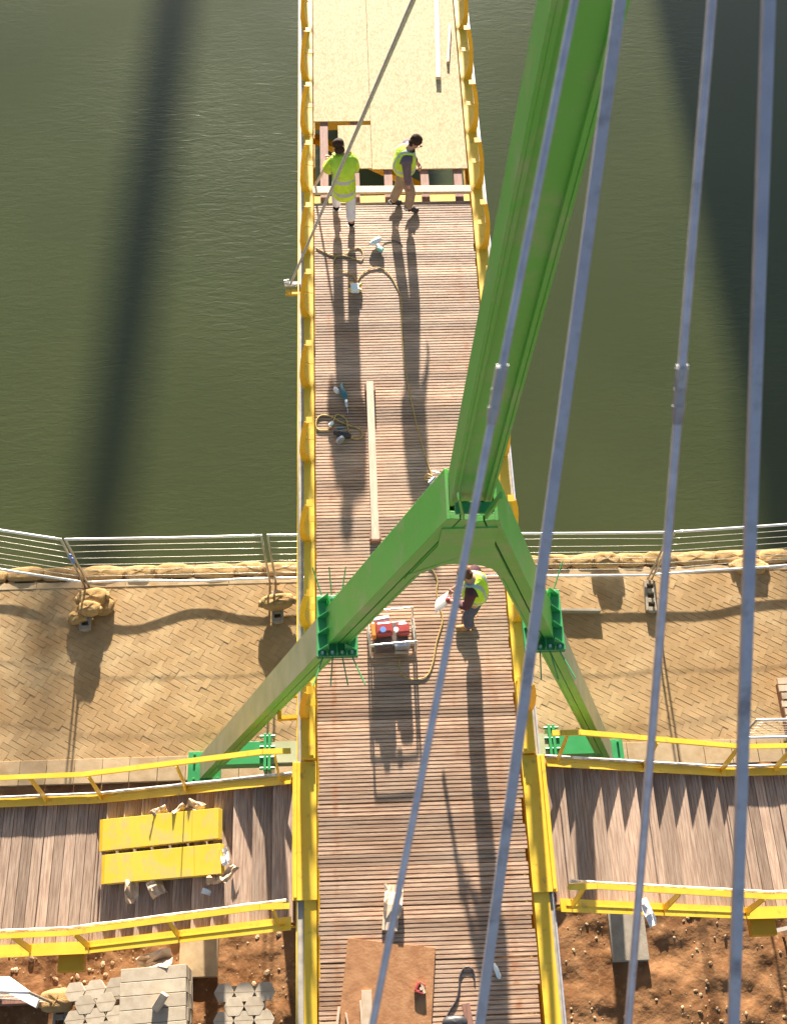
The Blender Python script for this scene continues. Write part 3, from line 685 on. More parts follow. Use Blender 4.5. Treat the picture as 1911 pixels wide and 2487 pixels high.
# fence standing at the right edge and a timber pallet
f8 = at(1790, 1800, G); f9 = f8+Vector((3.5, -.02, 0)); fence(f8, f9, 'wire fence panel at the far right edge in front of the timber stack', h=1.2)
pl = thing('timber_stack', 'stack of brown boards on the paving at the right edge', 'timber stack', at(1885, 1720, G))
c = at(1872, 1662, G); c2 = at(1885, 1782, G)
for k in range(7):
    m = MB(); y = c.y+(c2.y-c.y)*k/6.5; m.box((c.x+.95+random.uniform(-.03, .03), y-.05, G+.30+random.uniform(-.01, .01)), (1.85, .115, .05), tone=random.random()); m.build('board', 'pale_timber' if k % 2 else 'card', pl, bevel=.003)
m = MB(); 
for x in (.12, .9, 1.7):
    m = MB(); m.box((c.x+x, (c.y+c2.y)/2, G+.14), (.10, abs(c.y-c2.y)*.95, .26)); m.build('bearer', 'timber', pl)

# ------------------------------------------------------------------ soil yard: footings, paver stacks, litter
def footing(a, b_, label):
    m = MB(); A, B = at(*a, G+.06), at(*b_, G+.06); m.box(((A.x+B.x)/2, (A.y+B.y)/2+.2, G-.04), (abs(B.x-A.x), abs(A.y-B.y)+.4, .22)); 
    return tag(m.build('concrete_footing', 'concrete' if B.x > 0 else 'stone', loc=(A+B)/2, bevel=.01), label, 'footing', 'concrete footings beside the stairs')
footing((438, 2285), (528, 2372), 'earth coloured concrete footing below the left stair')
footing((1478, 2245), (1577, 2332), 'grey concrete footing below the right stair')
def uni_paver(c, rz, label, grp, tn=.5, half=False):
    # waisted double-hexagon paver with a dummy joint across its middle
    c = Vector(c); rt = rotz(rz); m = MB(); W_, L_ = .31, .272
    pts = [(-.5*W_, .02*L_), (-.44*W_, .16*L_), (-.29*W_, .47*L_), (-.22*W_, .5*L_), (.22*W_, .5*L_), (.29*W_, .47*L_), (.44*W_, .16*L_), (.5*W_, .02*L_), (.5*W_, -.02*L_), (.44*W_, -.16*L_), (.29*W_, -.47*L_), (.22*W_, -.5*L_), (-.22*W_, -.5*L_), (-.29*W_, -.47*L_), (-.44*W_, -.16*L_), (-.5*W_, -.02*L_)]
    m.prism([c+rt@Vector((x, y, -.075)) for x, y in pts], (0, 0, .075), tone=tn)
    m.box(c+rt@Vector((0, 0, .0002)), (W_*.94, .004, .002), rt, mi=1)
    return tag(m.build('paving_block', ['paver', 'sand'], loc=c, bevel=.006), label, 'paving block', grp)
def stack(name, cpx, w_, l_, zt, label, grp, blab, rz=0):
    c = at(*cpx, zt-.08); root = thing(name, label, 'paver stack', (c.x, c.y, G)); n = 0
    m = MB(); z = G+.02; rt = rotz(rz)
    while z < zt-.16:
        for i in (-1, 1):
            m.box((c.x+i*w_*.24+random.uniform(-.012, .012), c.y+random.uniform(-.012, .012), z+.038), (w_*.46, l_*.94, .07), rt, tone=random.random())
        z += .08
    m.build('lower_courses', 'paver', root, bevel=.006)
    nx2 = max(2, round(w_/.30)); ny2 = max(2, round(l_/.215))
    for j in range(ny2):
        for i in range(nx2+(j % 2)):
            p = Vector(((i-(nx2-1+(j % 2))/2)*.318, (j-(ny2-1)/2)*.205, 0)); p = rt@p
            if random.random() < .04: continue
            uni_paver((c.x+p.x, c.y+p.y, zt+(.0 if j % 2 else .003)), rz, blab, grp, random.random())
    return root
stack('paver_stack', (235, 2455), .72, .80, G+.72, 'stack of interlocking pavers left of the slatted block pallet', 'pavers on the left stack', 'interlocking grey paver on the top layer of the left stack', .08)
stack('paver_stack', (594, 2462), .60, .90, G+.66, 'stack of interlocking pavers beside the shaded bridge edge', 'pavers on the right stack', 'interlocking grey paver on the top layer of the stack nearest the bridge', 0)
# pallet of long blocks
c = at(372, 2432, G+.80); root = thing('block_pallet', 'square pallet of long pale concrete blocks between the two paver stacks', 'block pallet', (c.x, c.y, G)); rt = rotz(.045)
for lay in range(10):
    m = MB(); 
    for k in range(5): m.box(c+rt@Vector((random.uniform(-.008, .008), (k-2)*.205, -.04-.08*lay)), (1.02, .197, .076), rt, tone=random.random())
    m.build('block_course', 'paver', root, bevel=.005)
m = MB(); m.box((c.x, c.y, G+.03), (1.0, 1.0, .06), rt); m.build('pallet_base', 'timber', root)
m = MB(); q = c+Vector((.12, -.02, .06)); m.box(q, (.12, .28, .12), rotz(-.6)@Matrix.Rotation(.25, 3, 'X')); tag(m.build('loose_block', 'paver', loc=q, bevel=.01), 'loose pale block lying tilted on top of the block pallet', 'block')
def scrap(name, label, px, z, sz, mt, cat, rz=0, seed=0, fold=.05, group=None):
    q = at(*px, z); m = MB(); rnd = random.Random(seed); n = 5; k0 = []
    rt = rotz(rz)
    for j in range(n+1):
        for i in range(n+1):
            x, y = (i/n-.5)*sz[0], (j/n-.5)*sz[1]
            k0.append(q+rt@Vector((x*(1+.25*rnd.uniform(-1, 1)*(j in (0, n))), y*(1+.25*rnd.uniform(-1, 1)*(i in (0, n))), fold*(math.sin(i*1.3+seed)+math.cos(j*1.1+seed*2))*.5+fold*rnd.random())))
    b2 = [p+Vector((0, 0, .004)) for p in k0]; N_ = len(k0); w_ = n+1
    fs_ = []
    for j in range(n):
        for i in range(n):
            a = j*w_+i; fs_.append([a+N_, a+1+N_, a+1+w_+N_, a+w_+N_]); fs_.append([a+w_, a+1+w_, a+1, a])
    for i in range(n): fs_ += [[i, i+1, i+1+N_, i+N_], [n*w_+i+1, n*w_+i, n*w_+i+N_, n*w_+i+1+N_], [(i+1)*w_, i*w_, i*w_+N_, (i+1)*w_+N_], [i*w_+n, (i+1)*w_+n, (i+1)*w_+n+N_, i*w_+n+N_]]
    m.add(k0+b2, fs_); return tag(m.build(name, mt, loc=q, smooth=False), label, cat, group)
scrap('cement_bag', 'torn pale paper bag spilling behind the block pallet', (378, 2338), G+.62, (.55, .3), 'card', 'paper bag', .2, 3, .12)
m = MB(); P = [at(u, v, G+.55) for u, v in ((0, 2372), (22, 2371), (96, 2424), (88, 2448), (0, 2402))]; m.prism([p-Vector((0, 0, .09)) for p in P], (0, 0, .09)); tag(m.build('foam_board', 'white', loc=P[1], bevel=.004), 'white foam board lying slanted at the bottom left corner', 'board')
m = MB(); P = [Vector((p.x, p.y, G+.25)) for p in (at(5, 2420, G+.25), at(80, 2440, G+.25))]; m.tube([P[0], P[0]+Vector((0, 0, .2))], .03, 6); m.tube([P[1], P[1]+Vector((0, 0, .2))], .03, 6); m.box((P[0]+P[1])/2+Vector((0, 0, -.1)), (.9, .1, .3)); tag(m.build('trestle', 'timber', loc=P[0]), 'low trestle holding up the white foam board', 'trestle')
c0 = at(152, 2447, G); foot(c0+Vector((0, -.05, 0)), 'slotted block foot under the sandbag at the bottom left')
sandbag(c0+Vector((-.02, .08, .24)), .62, .36, .24, .05, 'brown sandbag on the fence foot at the bottom left, beside the paver stack', 71)
a = at(138, 2440, G); fence(a+Vector((-3.5, .25, 0)), a, 'wire fence panel in the soil yard at the bottom left', h=1.75)
# right yard bits
m = MB(); q = at(1893, 2250, G+.6); m.box(q+Vector((.25, 0, -.05)), (.62, .06, .05), rotz(.18)); m.box(q+Vector((.25, 0, -.35)), (.05, .05, .6)); tag(m.build('yard_trestle', 'frame_white', loc=q), 'low pale trestle under the right stair at the photo edge', 'trestle')
scrap('white_rag', 'white rag hanging over the lower yellow handrail of the right stair', (1572, 2216), -.35, (.12, .34), 'white', 'rag', .35, 5, .05)

# ------------------------------------------------------------------ yellow plates and litter on the left stair
def ats(u, v, off):                         # point on the plane through the noses of the left stair
    r = ray(u, v); k = RISE/GOING           # z = off + k*(x + X_TOP)
    t = (off+k*(CAMX+X_TOP)-H)/(r[2]-k*r[0]); return Vector((CAMX+r[0]*t, r[1]*t, H+r[2]*t))
def plate(px, label, th=.09):
    P = [ats(u, v, .02+th) for u, v in px]; nrm = Vector((-RISE, 0, GOING)).normalized(); c = sum(P, Vector())/4
    root = thing('steel_plate', label, 'steel plate', c, 'yellow steel plates on the left stair')
    m = MB(); m.prism([p-nrm*th for p in P], nrm*th); m.build('face_plate', 'yellow_clean', root, bevel=.004)
    m = MB(); a = P[0]+(P[1]-P[0])*.785; b_ = P[3]+(P[2]-P[3])*.785; dd = (P[1]-P[0]).normalized()*.006; e = nrm*.002
    m.hexa([a-dd, a+dd, b_+dd, b_-dd], [p+e for p in (a-dd, a+dd, b_+dd, b_-dd)]); m.build('weld_seam', 'orange', root)
    m = MB(); a, b_ = P[0], P[3]; dd = (P[1]-P[0]).normalized(); m.prism([a-dd*.05-nrm*.03, b_-dd*.05-nrm*.03, b_-dd*.002-nrm*.03, a-dd*.002-nrm*.03], nrm*.028); m.build('end_lip', 'orange', root)
plate([(250, 1990), (531, 1962), (530, 2036), (248, 2067)], 'plain yellow steel plate on the left stair, the upper of the pair')
plate([(255, 2076), (535, 2048), (537, 2122), (253, 2147)], 'scuffed yellow steel plate on the left stair, the lower of the pair')
L4 = [('crumpled brown paper scrap above the yellow plates, left one', (390, 1974), (.20, .14), 1), ('crumpled brown paper scrap above the yellow plates, middle one', (436, 1967), (.18, .10), 2),
      ('torn paper strip above the yellow plates, nearest the bridge', (478, 1958), (.12, .24), 3), ('arched brown cardboard scrap below the yellow plates', (322, 2162), (.34, .18), 4),
      ('square brown cardboard flap below the yellow plates', (380, 2157), (.22, .2), 5), ('brown paper roll at the right end of the lower yellow plate', (556, 2122), (.11, .24), 6), ('small brown scrap under the corner of the lower yellow plate', (522, 2135), (.2, .12), 8)]
for lab, px, sz, sd in L4:
    z = ats(px[0], px[1], 0).z; scrap('paper_scrap', lab, px, z+.04, sz, 'card', 'paper scrap', sd*.4, sd, .05, 'paper scraps round the yellow plates')
scrap('glove', 'white glove at the right end of the yellow plates', (547, 2082), ats(547, 2082, 0).z+.06, (.10, .22), 'white', 'glove', .2, 9, .05)
scrap('plastic_offcut', 'small pale blue plastic offcut below the yellow plates', (502, 2166), ats(502, 2166, 0).z-.02, (.12, .07), 'white_plastic', 'offcut', -.3, 10, .01)

# ------------------------------------------------------------------ tools and litter on the deck
def cord(name, label, pts, r, mt, z=.012, cat='cord', group=None, lift=None):
    P = []
    for i, p in enumerate(pts):
        zz = z if lift is None else z+lift[i]
        P.append(at(p[0], p[1], zz))
    m = MB(); m.tube(curve(P, 7), r, 7); return tag(m.build(name, mt, loc=P[0], smooth=True), label, cat, group)
cord('extension_cord', 'long yellow cord trailing along the deck from the white socket box to the shackle', [(868, 683), (880, 664), (905, 651), (930, 653), (950, 672), (965, 700), (974, 725), (975, 760), (976, 820), (984, 890), (1000, 980), (1022, 1070), (1040, 1130), (1050, 1158)], .0078, 'cord', cat='extension cord')
cord('extension_cord', 'yellow cord looped beside the jacketed man\'s shadow', [(768, 602), (790, 613), (815, 622), (840, 617), (862, 603), (876, 604), (882, 620), (878, 632), (860, 628), (840, 622), (818, 622), (810, 640), (820, 655), (850, 664), (866, 680)], .0078, 'cord', cat='extension cord')
cord('extension_cord', 'yellow cord curling from the generator toward the man in jeans', [(970, 1600), (972, 1630), (985, 1645), (1010, 1650), (1038, 1640), (1052, 1605), (1060, 1560), (1074, 1510), (1070, 1480), (1060, 1440), (1062, 1410), (1050, 1384), (1040, 1378)], .0078, 'cord', cat='extension cord')
cord('extension_cord', 'yellow cord coiled in a figure of eight beside the left girder', [(800, 1045), (772, 1043), (768, 1025), (778, 1010), (800, 1010), (825, 1024), (850, 1034), (872, 1042), (881, 1056), (872, 1066), (852, 1062), (845, 1040), (840, 1018), (820, 1007), (812, 1018), (805, 1040)], .011, 'cord', cat='extension cord')
cord('black_lead', 'black lead looping over the deck beside the dirty board', [(1080, 2482), (1092, 2455), (1108, 2430), (1115, 2400), (1117, 2370), (1130, 2349), (1148, 2356), (1152, 2380)], .011, 'black', cat='lead')
# socket box
q = at(862, 700, .06); sb = thing('socket_box', 'white and yellow socket box on the deck, fed by yellow cords', 'socket box', q)
m = MB(); m.box(q, (.13, .13, .10)); m.build('casing', 'white_plastic', sb, bevel=.012)
for e in ((.10, .08), (.10, -.04), (-.10, -.03), (-.06, .12)):
    m = MB(); p = q+Vector((e[0], e[1], -.01)); m.tube([p-Vector((e[0], e[1], 0))*.35, p], .03, 10); m.build('plug', 'yellow_clean', sb)
# drill
q = at(915, 588, .07); dr = thing('power_drill', 'pale aqua power drill lying on its side behind the socket box', 'drill', q)
m = MB(); a, b_ = q+Vector((-.09, -.03, 0)), q+Vector((.05, .07, 0)); m.tube([a-(b_-a)*.25, a, a+(b_-a)*.2, b_, b_+(b_-a)*.1], [.012, .03, .045, .048, .02], 10); m.build('drill_body', 'white_plastic', dr, smooth=True)
m = MB(); m.beam(q+Vector((-.04, .01, 0)), q+Vector((.05, -.13, -.01)), .055, .06); m.build('handle', 'white_plastic', dr, bevel=.012)
m = MB(); m.box(q+Vector((.055, -.14, -.01)), (.10, .06, .07), rotz(-.6)); m.build('battery', 'aqua', dr, bevel=.01)
m = MB(); m.tube(curve([q+Vector((.05, .07, 0)), q+Vector((.12, .08, -.05)), q+Vector((.30, .07, -.06)), q+Vector((.42, -.02, -.06))], 6), .006, 6); m.build('flex', 'black', dr)
# nail gun / tools in the shadow
q = at(836, 958, .05); g = thing('grinder', 'blue grey grinder lying in the long shadow beside the left girder', 'grinder', q)
m = MB(); m.tube([q+Vector((-.04, .20, .0)), q+Vector((-.03, .08, 0)), q+Vector((.0, .02, 0)), q+Vector((.02, -.10, 0))], [.025, .035, .05, .03], 10); m.build('motor_body', 'teal', g, smooth=True)
m = MB(); m.tube([q+Vector((.02, -.09, 0)), q+Vector((.04, -.22, -.01))], [.03, .018], 8); m.tube([q+Vector((.04, -.22, -.01)), q+Vector((.05, -.32, -.02))], .006, 6); m.build('nose', 'steel', g, smooth=True)
q = at(817, 948, .03); m = MB(); m.blob(q, (.08, .14, .06), 10, 7, rotz(.5), lump=.05); tag(m.build('crumpled_glove', 'white', loc=q, smooth=True), 'small pale glove beside the blue grey grinder', 'glove')
q = at(828, 1052, .06); g = thing('circular_saw', 'dark circular saw lying by the figure of eight cord', 'saw', q)
m = MB(); m.tube([q+Vector((-.10, .03, -.02)), q+Vector((-.02, .0, 0)), q+Vector((.08, -.03, 0)), q+Vector((.14, -.06, -.01))], [.03, .055, .06, .03], 10); m.build('motor_body', 'black', g, smooth=True)
m = MB(); m.tube([q+Vector((-.02, -.10, 0)), q+Vector((.0, -.13, .0))], .07, 16); m.build('blade_guard', 'steel', g)
m = MB(); m.beam(q+Vector((-.06, .08, .0)), q+Vector((.05, .06, .04)), .03, .03); m.build('handle', 'teal', g, bevel=.008)
m = MB(); p = at(800, 1034, .04); m.tube([p, p+Vector((.05, .06, 0))], .03, 8); m.build('plug', 'white_plastic', g)
# shackle near the mast leg
q = at(1040, 1160, .04); g = thing('shackle', 'steel shackle and grey cylinder on the deck against the green leg', 'shackle', q)
m = MB(); m.tube([q+Vector((.055*math.cos(a), .05*math.sin(a), 0)) for a in [k*.45 for k in range(14)]], .014, 7, closed=True); m.build('bow', 'cord', g)
m = MB(); m.tube([q+Vector((.04, -.02, 0)), q+Vector((.10, -.04, 0))], .02, 8); m.tube([q+Vector((.0, -.10, .0)), q+Vector((.09, .0, .0))], .03, 8); m.tube([q+Vector((.06, .08, .03)), q+Vector((.16, .05, .03))], .016, 8); m.build('pin', 'steel', g)
# long plank
m = MB(); a, b_ = at(898, 928, .17), at(912, 1311, .17); m.beam(a, b_, .105, .05); pk = tag(m.build('long_plank', 'pale_timber', loc=(a+b_)/2, bevel=.003), 'long pale plank lying lengthwise on the deck beside the tall shadow', 'plank')
for t, w_ in ((.03, 'far'), (.97, 'near')):
    p = a+(b_-a)*t; m = MB(); m.box((p.x, p.y, .072), (.16, .10, .143)); tag(m.build('timber_block', 'timber', loc=p), 'small timber block propping up the %s end of the long plank' % w_, 'block', 'blocks under the long plank')
# generator
q = at(956, 1598, 0); gx, gy = .27, .18
gen = thing('generator', 'small red petrol generator in a tubular frame on the deck', 'generator', q)
rt = rotz(.07)
Lc = lambda x, y, z: q+rt@Vector((x, y+.27, z))
m = MB(); r_ = .014
for y_ in (-.24, .24):
    m.tube(curve([Lc(-.30, y_, .02), Lc(-.30, y_, .40), Lc(-.29, y_, .435), Lc(-.25, y_, .45), Lc(.25, y_, .45), Lc(.29, y_, .435), Lc(.30, y_, .40), Lc(.30, y_, .02)], 4), r_, 8)
for x_ in (-.30, .30): m.tube([Lc(x_, -.24, .03), Lc(x_, .24, .03)], r_, 8); m.tube([Lc(x_, -.24, .30), Lc(x_, .24, .30)], r_*.8, 8)
for y_ in (-.1, .1): m.tube([Lc(-.30, y_, .05), Lc(.30, y_, .05)], r_, 8)
m.build('tube_frame', 'frame_white', gen, smooth=True)
m = MB(); m.box(Lc(-.10, .02, .31), (.22, .18, .13), rt); m.build('fuel_tank', 'red', gen, bevel=.03)
m = MB(); m.tube([Lc(-.12, -.02, .39), Lc(-.12, -.02, .42)], .04, 12); m.build('fuel_cap', 'blue', gen)
m = MB(); m.box(Lc(.15, .01, .28), (.17, .17, .13), rt); m.build('alternator', 'red', gen, bevel=.035)
m = MB(); m.tube([Lc(.05, -.03, .36), Lc(.05, -.03, .41)], .035, 10); m.build('air_cap', 'white_plastic', gen)
m = MB(); m.box(Lc(-.02, -.02, .13), (.46, .36, .20), rt); m.build('engine_block', 'frame_dark', gen, bevel=.015)
m = MB(); m.box(Lc(.12, -.19, .18), (.20, .05, .16), rt); m.build('control_panel', 'steel', gen, bevel=.006)
m = MB(); m.box(Lc(-.24, .03, .26), (.06, .2, .14), rt); m.build('side_cover', 'orange_pl', gen, bevel=.015)
m = MB(); m.tube([Lc(-.22, .17, .26), Lc(-.02, .19, .26)], .05, 10); m.build('silencer', 'galv', gen)
m = MB(); m.tube([Lc(.02, -.24, .12), Lc(.20, -.26, .12)], .02, 8); m.build('pull_handle', 'card', gen)
# cardboard, dirty board, offcuts, tape
P1 = scrap('cardboard_wrap', 'torn cream cardboard wrap lying on the deck under the long stay', (955, 2190), .05, (.22, .40), 'card', 'cardboard', -.12, 21, .05); P1.data.materials[0] = M['pale_timber']
m = MB(); a, b_ = at(950, 2222, .05), at(936, 2258, .05); m.box(at(948, 2240, .035), (.19, .20, .06), rotz(-.12)); tag(m.build('carton_offcut', 'pale_timber', loc=at(948, 2240, .035), bevel=.004), 'flat cream carton offcut at the tip of the torn cardboard wrap', 'offcut')
sheet('dirty_board', 'dirty brown board lying on the deck at the bottom of the photo', [(845, 2278), (1057, 2302), (1044, 2560), (815, 2560)], .03, .028, 'ply_dirty', 'board')
def off(a, b_, w_, h_, label, mt='pale_timber', z=.05):
    m = MB(); A, B = at(*a, z), at(*b_, z); m.beam(A, B, w_, h_); return tag(m.build('timber_offcut', mt, loc=(A+B)/2, bevel=.002), label, 'timber offcut', 'timber offcuts on the dirty board')
off((890, 2405), (893, 2540), .12, .03, 'broad pale timber offcut lying on the dirty board', 'card')
off((875, 2430), (882, 2540), .02, .03, 'thin pale sliver beside the broad offcut on the dirty board')
off((840, 2460), (855, 2540), .02, .02, 'thin splinter lying across the left side of the dirty board')
off((824, 2445), (812, 2540), .03, .02, 'narrow strip along the left edge of the dirty board')
off((1130, 2437), (1150, 2540), .09, .05, 'brown timber offcut on the deck right of the black lead', 'timber')
q = at(1018, 2402, .06); tp = thing('measuring_tape', 'square red tape reel standing on the dirty board', 'tape reel', q)
m = MB(); 
for a0, b0 in (((-.05, -.02), (.0, .07)), ((.0, .07), (.07, .03)), ((.05, -.05), (-.04, -.02))): m.beam(q+Vector((*a0, 0)), q+Vector((*b0, 0)), .03, .05)
m.build('case', 'red', tp, bevel=.006)
m = MB(); m.beam(q+Vector((.03, .06, .01)), q+Vector((.06, -.05, .01)), .03, .03); m.tube([q+Vector((.02, .0, .01)), q+Vector((.02, .0, .03))], .02, 8); m.build('reel', 'card', tp)
q = at(1206, 2358, .03); m = MB(); m.tube([q+Vector((-.03, .09, 0)), q+Vector((-.005, .02, 0)), q+Vector((.02, -.06, 0)), q+Vector((.03, -.09, 0))], [.012, .03, .028, .012], 9); tag(m.build('spray_can', 'white_plastic', loc=q, smooth=True), 'small white bottle lying beside the thick stay near the bottom', 'bottle')
q = at(1105, 2484, .06); m = MB(); m.blob(q, (.30, .16, .12), 12, 8, None, lump=.03, e=.8); tag(m.build('tool_bag', 'black', loc=q, smooth=True), 'dark bag at the end of the black lead, cut by the photo edge', 'bag')

# ------------------------------------------------------------------ people
def skinned(name, V, Ed, RR, mats, parent, yaw, base, sub=2, band=None, extra=None):
    me = bpy.data.meshes.new(name+'_s'); me.from_pydata([tuple(v) for v in V], Ed, []); me.update()
    o = bpy.data.objects.new(name+'_s', me); col.objects.link(o)
    o.modifiers.new('s', 'SKIN'); sv = me.skin_vertices[0].data
    for i, r in enumerate(RR): sv[i].radius = (r, r) if not isinstance(r, tuple) else r
    sv[0].use_root = True
    ss = o.modifiers.new('ss', 'SUBSURF'); ss.levels = sub; ss.render_levels = sub
    dg = bpy.context.evaluated_depsgraph_get(); dg.update()
    m2 = bpy.data.meshes.new_from_object(o.evaluated_get(dg)); m2.name = name
    bpy.data.objects.remove(o)
    rt = rotz(yaw); o0 = origin(parent) if parent else Vector()
    loc_z = [v.co.copy() for v in m2.vertices]
    if extra:
        vs = [tuple(p) for p in loc_z]+[tuple(p) for p in extra.v]; fs = [list(p.vertices) for p in m2.polygons]; k = len(loc_z)
        fs += [[i+k for i in f] for f in extra.f]; m2 = bpy.data.meshes.new(name); m2.from_pydata(vs, [], fs); m2.update(); loc_z = [v.co.copy() for v in m2.vertices]
    m2.materials.clear()
    for mm in mats: m2.materials.append(M[mm])
    for p in m2.polygons:
        p.use_smooth = True
        if band:
            c = sum((loc_z[i] for i in p.vertices), Vector())/len(p.vertices)
            p.material_index = 1 if band(c) else 0
    for v in m2.vertices: v.co = Vector(base)+rt@v.co-o0
    ob = bpy.data.objects.new(name, m2); col.objects.link(ob)
    if parent: ob.parent = parent
    return ob
def mid(a, b_, t=.5): return Vector(a)+(Vector(b_)-Vector(a))*t
def person(label, base, yaw, J, top, trou, boot, hair, kind, sc=1.0):
    """J: joint table in the person's own axes (x right, y forward, z up)"""
    J = {k: Vector(v)*sc for k, v in J.items()}; r = lambda q: q*sc
    root = thing('person', label, 'person', base)
    ks = ['pel', 'waist', 'chest', 'neck', 'headb', 'head', 'shL', 'elL', 'wrL', 'haL', 'shR', 'elR', 'wrR', 'haR', 'hipL', 'knL', 'anL', 'toL', 'hipR', 'knR', 'anR', 'toR']
    f = (J['head']-J['neck']).normalized(); J['headb'] = mid(J['neck'], J['head'], .45)
    ix = {k: i for i, k in enumerate(ks)}; V = [J[k] for k in ks]
    rad = dict(pel=.125, waist=.115, chest=.13, neck=.055, headb=.075, head=.088, shL=.06, elL=.042, wrL=.030, haL=.034, shR=.06, elR=.042, wrR=.030, haR=.034, hipL=.085, knL=.055, anL=.04, toL=.035, hipR=.085, knR=.055, anR=.04, toR=.035)
    Ed = [('pel', 'waist'), ('waist', 'chest'), ('chest', 'neck'), ('neck', 'headb'), ('headb', 'head'), ('chest', 'shL'), ('shL', 'elL'), ('elL', 'wrL'), ('wrL', 'haL'), ('chest', 'shR'), ('shR', 'elR'), ('elR', 'wrR'), ('wrR', 'haR'), ('pel', 'hipL'), ('hipL', 'knL'), ('knL', 'anL'), ('anL', 'toL'), ('pel', 'hipR'), ('hipR', 'knR'), ('knR', 'anR'), ('anR', 'toR')]
    ex = MB(); look = J.get('look', Vector((0, 1, 0))).normalized(); sd = look.cross(Vector((0, 0, 1))).normalized(); upv = sd.cross(look)
    hd = J['head']
    ex.blob(hd+look*r(.095)-upv*r(.02), (r(.03), r(.05), r(.045)), 6, 5)                  # nose
    for e in (-1, 1):
        ex.blob(hd+sd*e*r(.088)-upv*r(.01), (r(.02), r(.045), r(.06)), 6, 5)              # ears
        ex.blob(hd+look*r(.08)+sd*e*r(.034)+upv*r(.02), (r(.024), r(.016), r(.012)), 6, 5)  # eyes
    ex.blob(hd+look*r(.082)-upv*r(.06), (r(.05), r(.016), r(.012)), 6, 5)                 # mouth
    for S, e in (('L', -1), ('R', 1)):                                                     # fingers and thumb
        h0 = J['ha'+S]; a = (J['ha'+S]-J['wr'+S]).normalized(); c = a.cross(Vector((0, 0, 1)));
        c = c.normalized() if c.length > .1 else Vector((1, 0, 0)); n = c.cross(a)
        for k, ln in enumerate((.075, .085, .08, .06)):
            p = h0+c*r((k-1.5)*.019)+a*r(.012); ex.tube([p, p+a*r(ln*.45)-n*r(.008), p+a*r(ln*.75)-n*r(.03), p+a*r(ln*.8)-n*r(.05)], [r(.0095), r(.009), r(.008), r(.006)], 6)
        p = h0-a*r(.02)-c*r(.03)*e; ex.tube([p, p-c*r(.03)*e+a*r(.03), p-c*r(.035)*e+a*r(.06)-n*r(.015)], [r(.011), r(.010), r(.007)], 6)
    body = skinned('body', V, [(ix[a], ix[b_]) for a, b_ in Ed], [r(rad[k]) for k in ks], ['skin'], root, yaw, base, extra=ex)
    # hair cap
    hb = MB(); R3 = Matrix((sd, look, upv)).transposed()
    hb.blob(hd+upv*r(.048)-look*r(.030), (r(.188), r(.195), r(.160)), 14, 10, R3, lump=.035, seed=3)
    hb.blob(hd-upv*r(.045)-look*r(.055), (r(.165), r(.11), r(.12)), 12, 8, R3, lump=.03, seed=5)
    hw = rotz(yaw); hb.v = [tuple(Vector(base)+hw@Vector(p)) for p in hb.v]
    hb.build('hair', hair, root, smooth=True)
    # trousers
    tk = ['pel', 'hipL', 'knL', 'cuL', 'hipR', 'knR', 'cuR', 'belt']; J['cuL'] = mid(J['knL'], J['anL'], .93); J['cuR'] = mid(J['knR'], J['anR'], .93); J['belt'] = mid(J['pel'], J['waist'], .5)
    tV = [J[k] for k in tk]; skinned('trousers', tV, [(0, 1), (1, 2), (2, 3), (0, 4), (4, 5), (5, 6), (0, 7)], [r(q) for q in (.15, .112, .088, .08, .112, .088, .08, .145)], [trou], root, yaw, base)
    for S in 'LR':
        t0, a0 = J['to'+S], J['an'+S]; dd = (t0-a0); dd.z = 0; dd = dd.normalized()
        bV = [a0+Vector((0, 0, r(.03))), a0-dd*r(.03)-Vector((0, 0, r(.035))), mid(a0, t0, .7)-Vector((0, 0, r(.02))), t0+dd*r(.03)]
        skinned('boot', bV, [(0, 1), (0, 2), (2, 3)], [r(.056), r(.05), r(.05), r(.042)], [boot], root, yaw, base)
    # tops
    arms = ['chest', 'waist', 'nk', 'shL', 'elL', 'cfL', 'shR', 'elR', 'cfR', 'hem']
    J['cfL'] = mid(J['elL'], J['wrL'], .92); J['cfR'] = mid(J['elR'], J['wrR'], .92); J['nk'] = mid(J['chest'], J['neck'], .75); J['hem'] = J['pel']*1.0+Vector((0, -.02, -.36))*sc if kind == 'jacket' else mid(J['pel'], J['waist'], -.1)
    aV = [J[k] for k in arms]
    if kind == 'jacket':
        z1, z2 = J['waist'].z-.02*sc, J['waist'].z-.26*sc
        def band(c):
            if abs(c.x) > .21*sc:
                for S in 'LR':
                    if abs((c-mid(J['elm'+S] if 'elm'+S in J else J['elL' if S == 'L' else 'elR'], J['wr'+S], .35)).length) < .075*sc: return True
                return False
            return abs(c.z-z1) < .024*sc or abs(c.z-z2) < .024*sc
        skinned('jacket', aV, [(0, 1), (0, 2), (0, 3), (3, 4), (4, 5), (0, 6), (6, 7), (7, 8), (1, 9)], [r(q) for q in (.185, .20, .10, .115, .10, .085, .115, .10, .085, .21)], [top, 'silver'], root, yaw, base, sub=3, band=band)
    else:
        skinned('shirt', aV, [(0, 1), (0, 2), (0, 3), (3, 4), (4, 5), (0, 6), (6, 7), (7, 8), (1, 9)], [r(q) for q in (.15, .15, .072, .085, .065, .05, .085, .065, .05, .155)], [top], root, yaw, base)
        vk = ['chest', 'waist', 'nk', 'shL', 'shR', 'hem']; vV = [J[k] if k not in ('shL', 'shR') else mid(J['chest'], J[k], .95) for k in vk]
        z1 = J['waist'].z+.0*sc
        bd = lambda c: abs(c.z-z1) < .028*sc or (c.z > z1 and abs(abs((c-J['chest']).dot(Vector((1, 0, 0))))-.10*sc) < .026*sc)
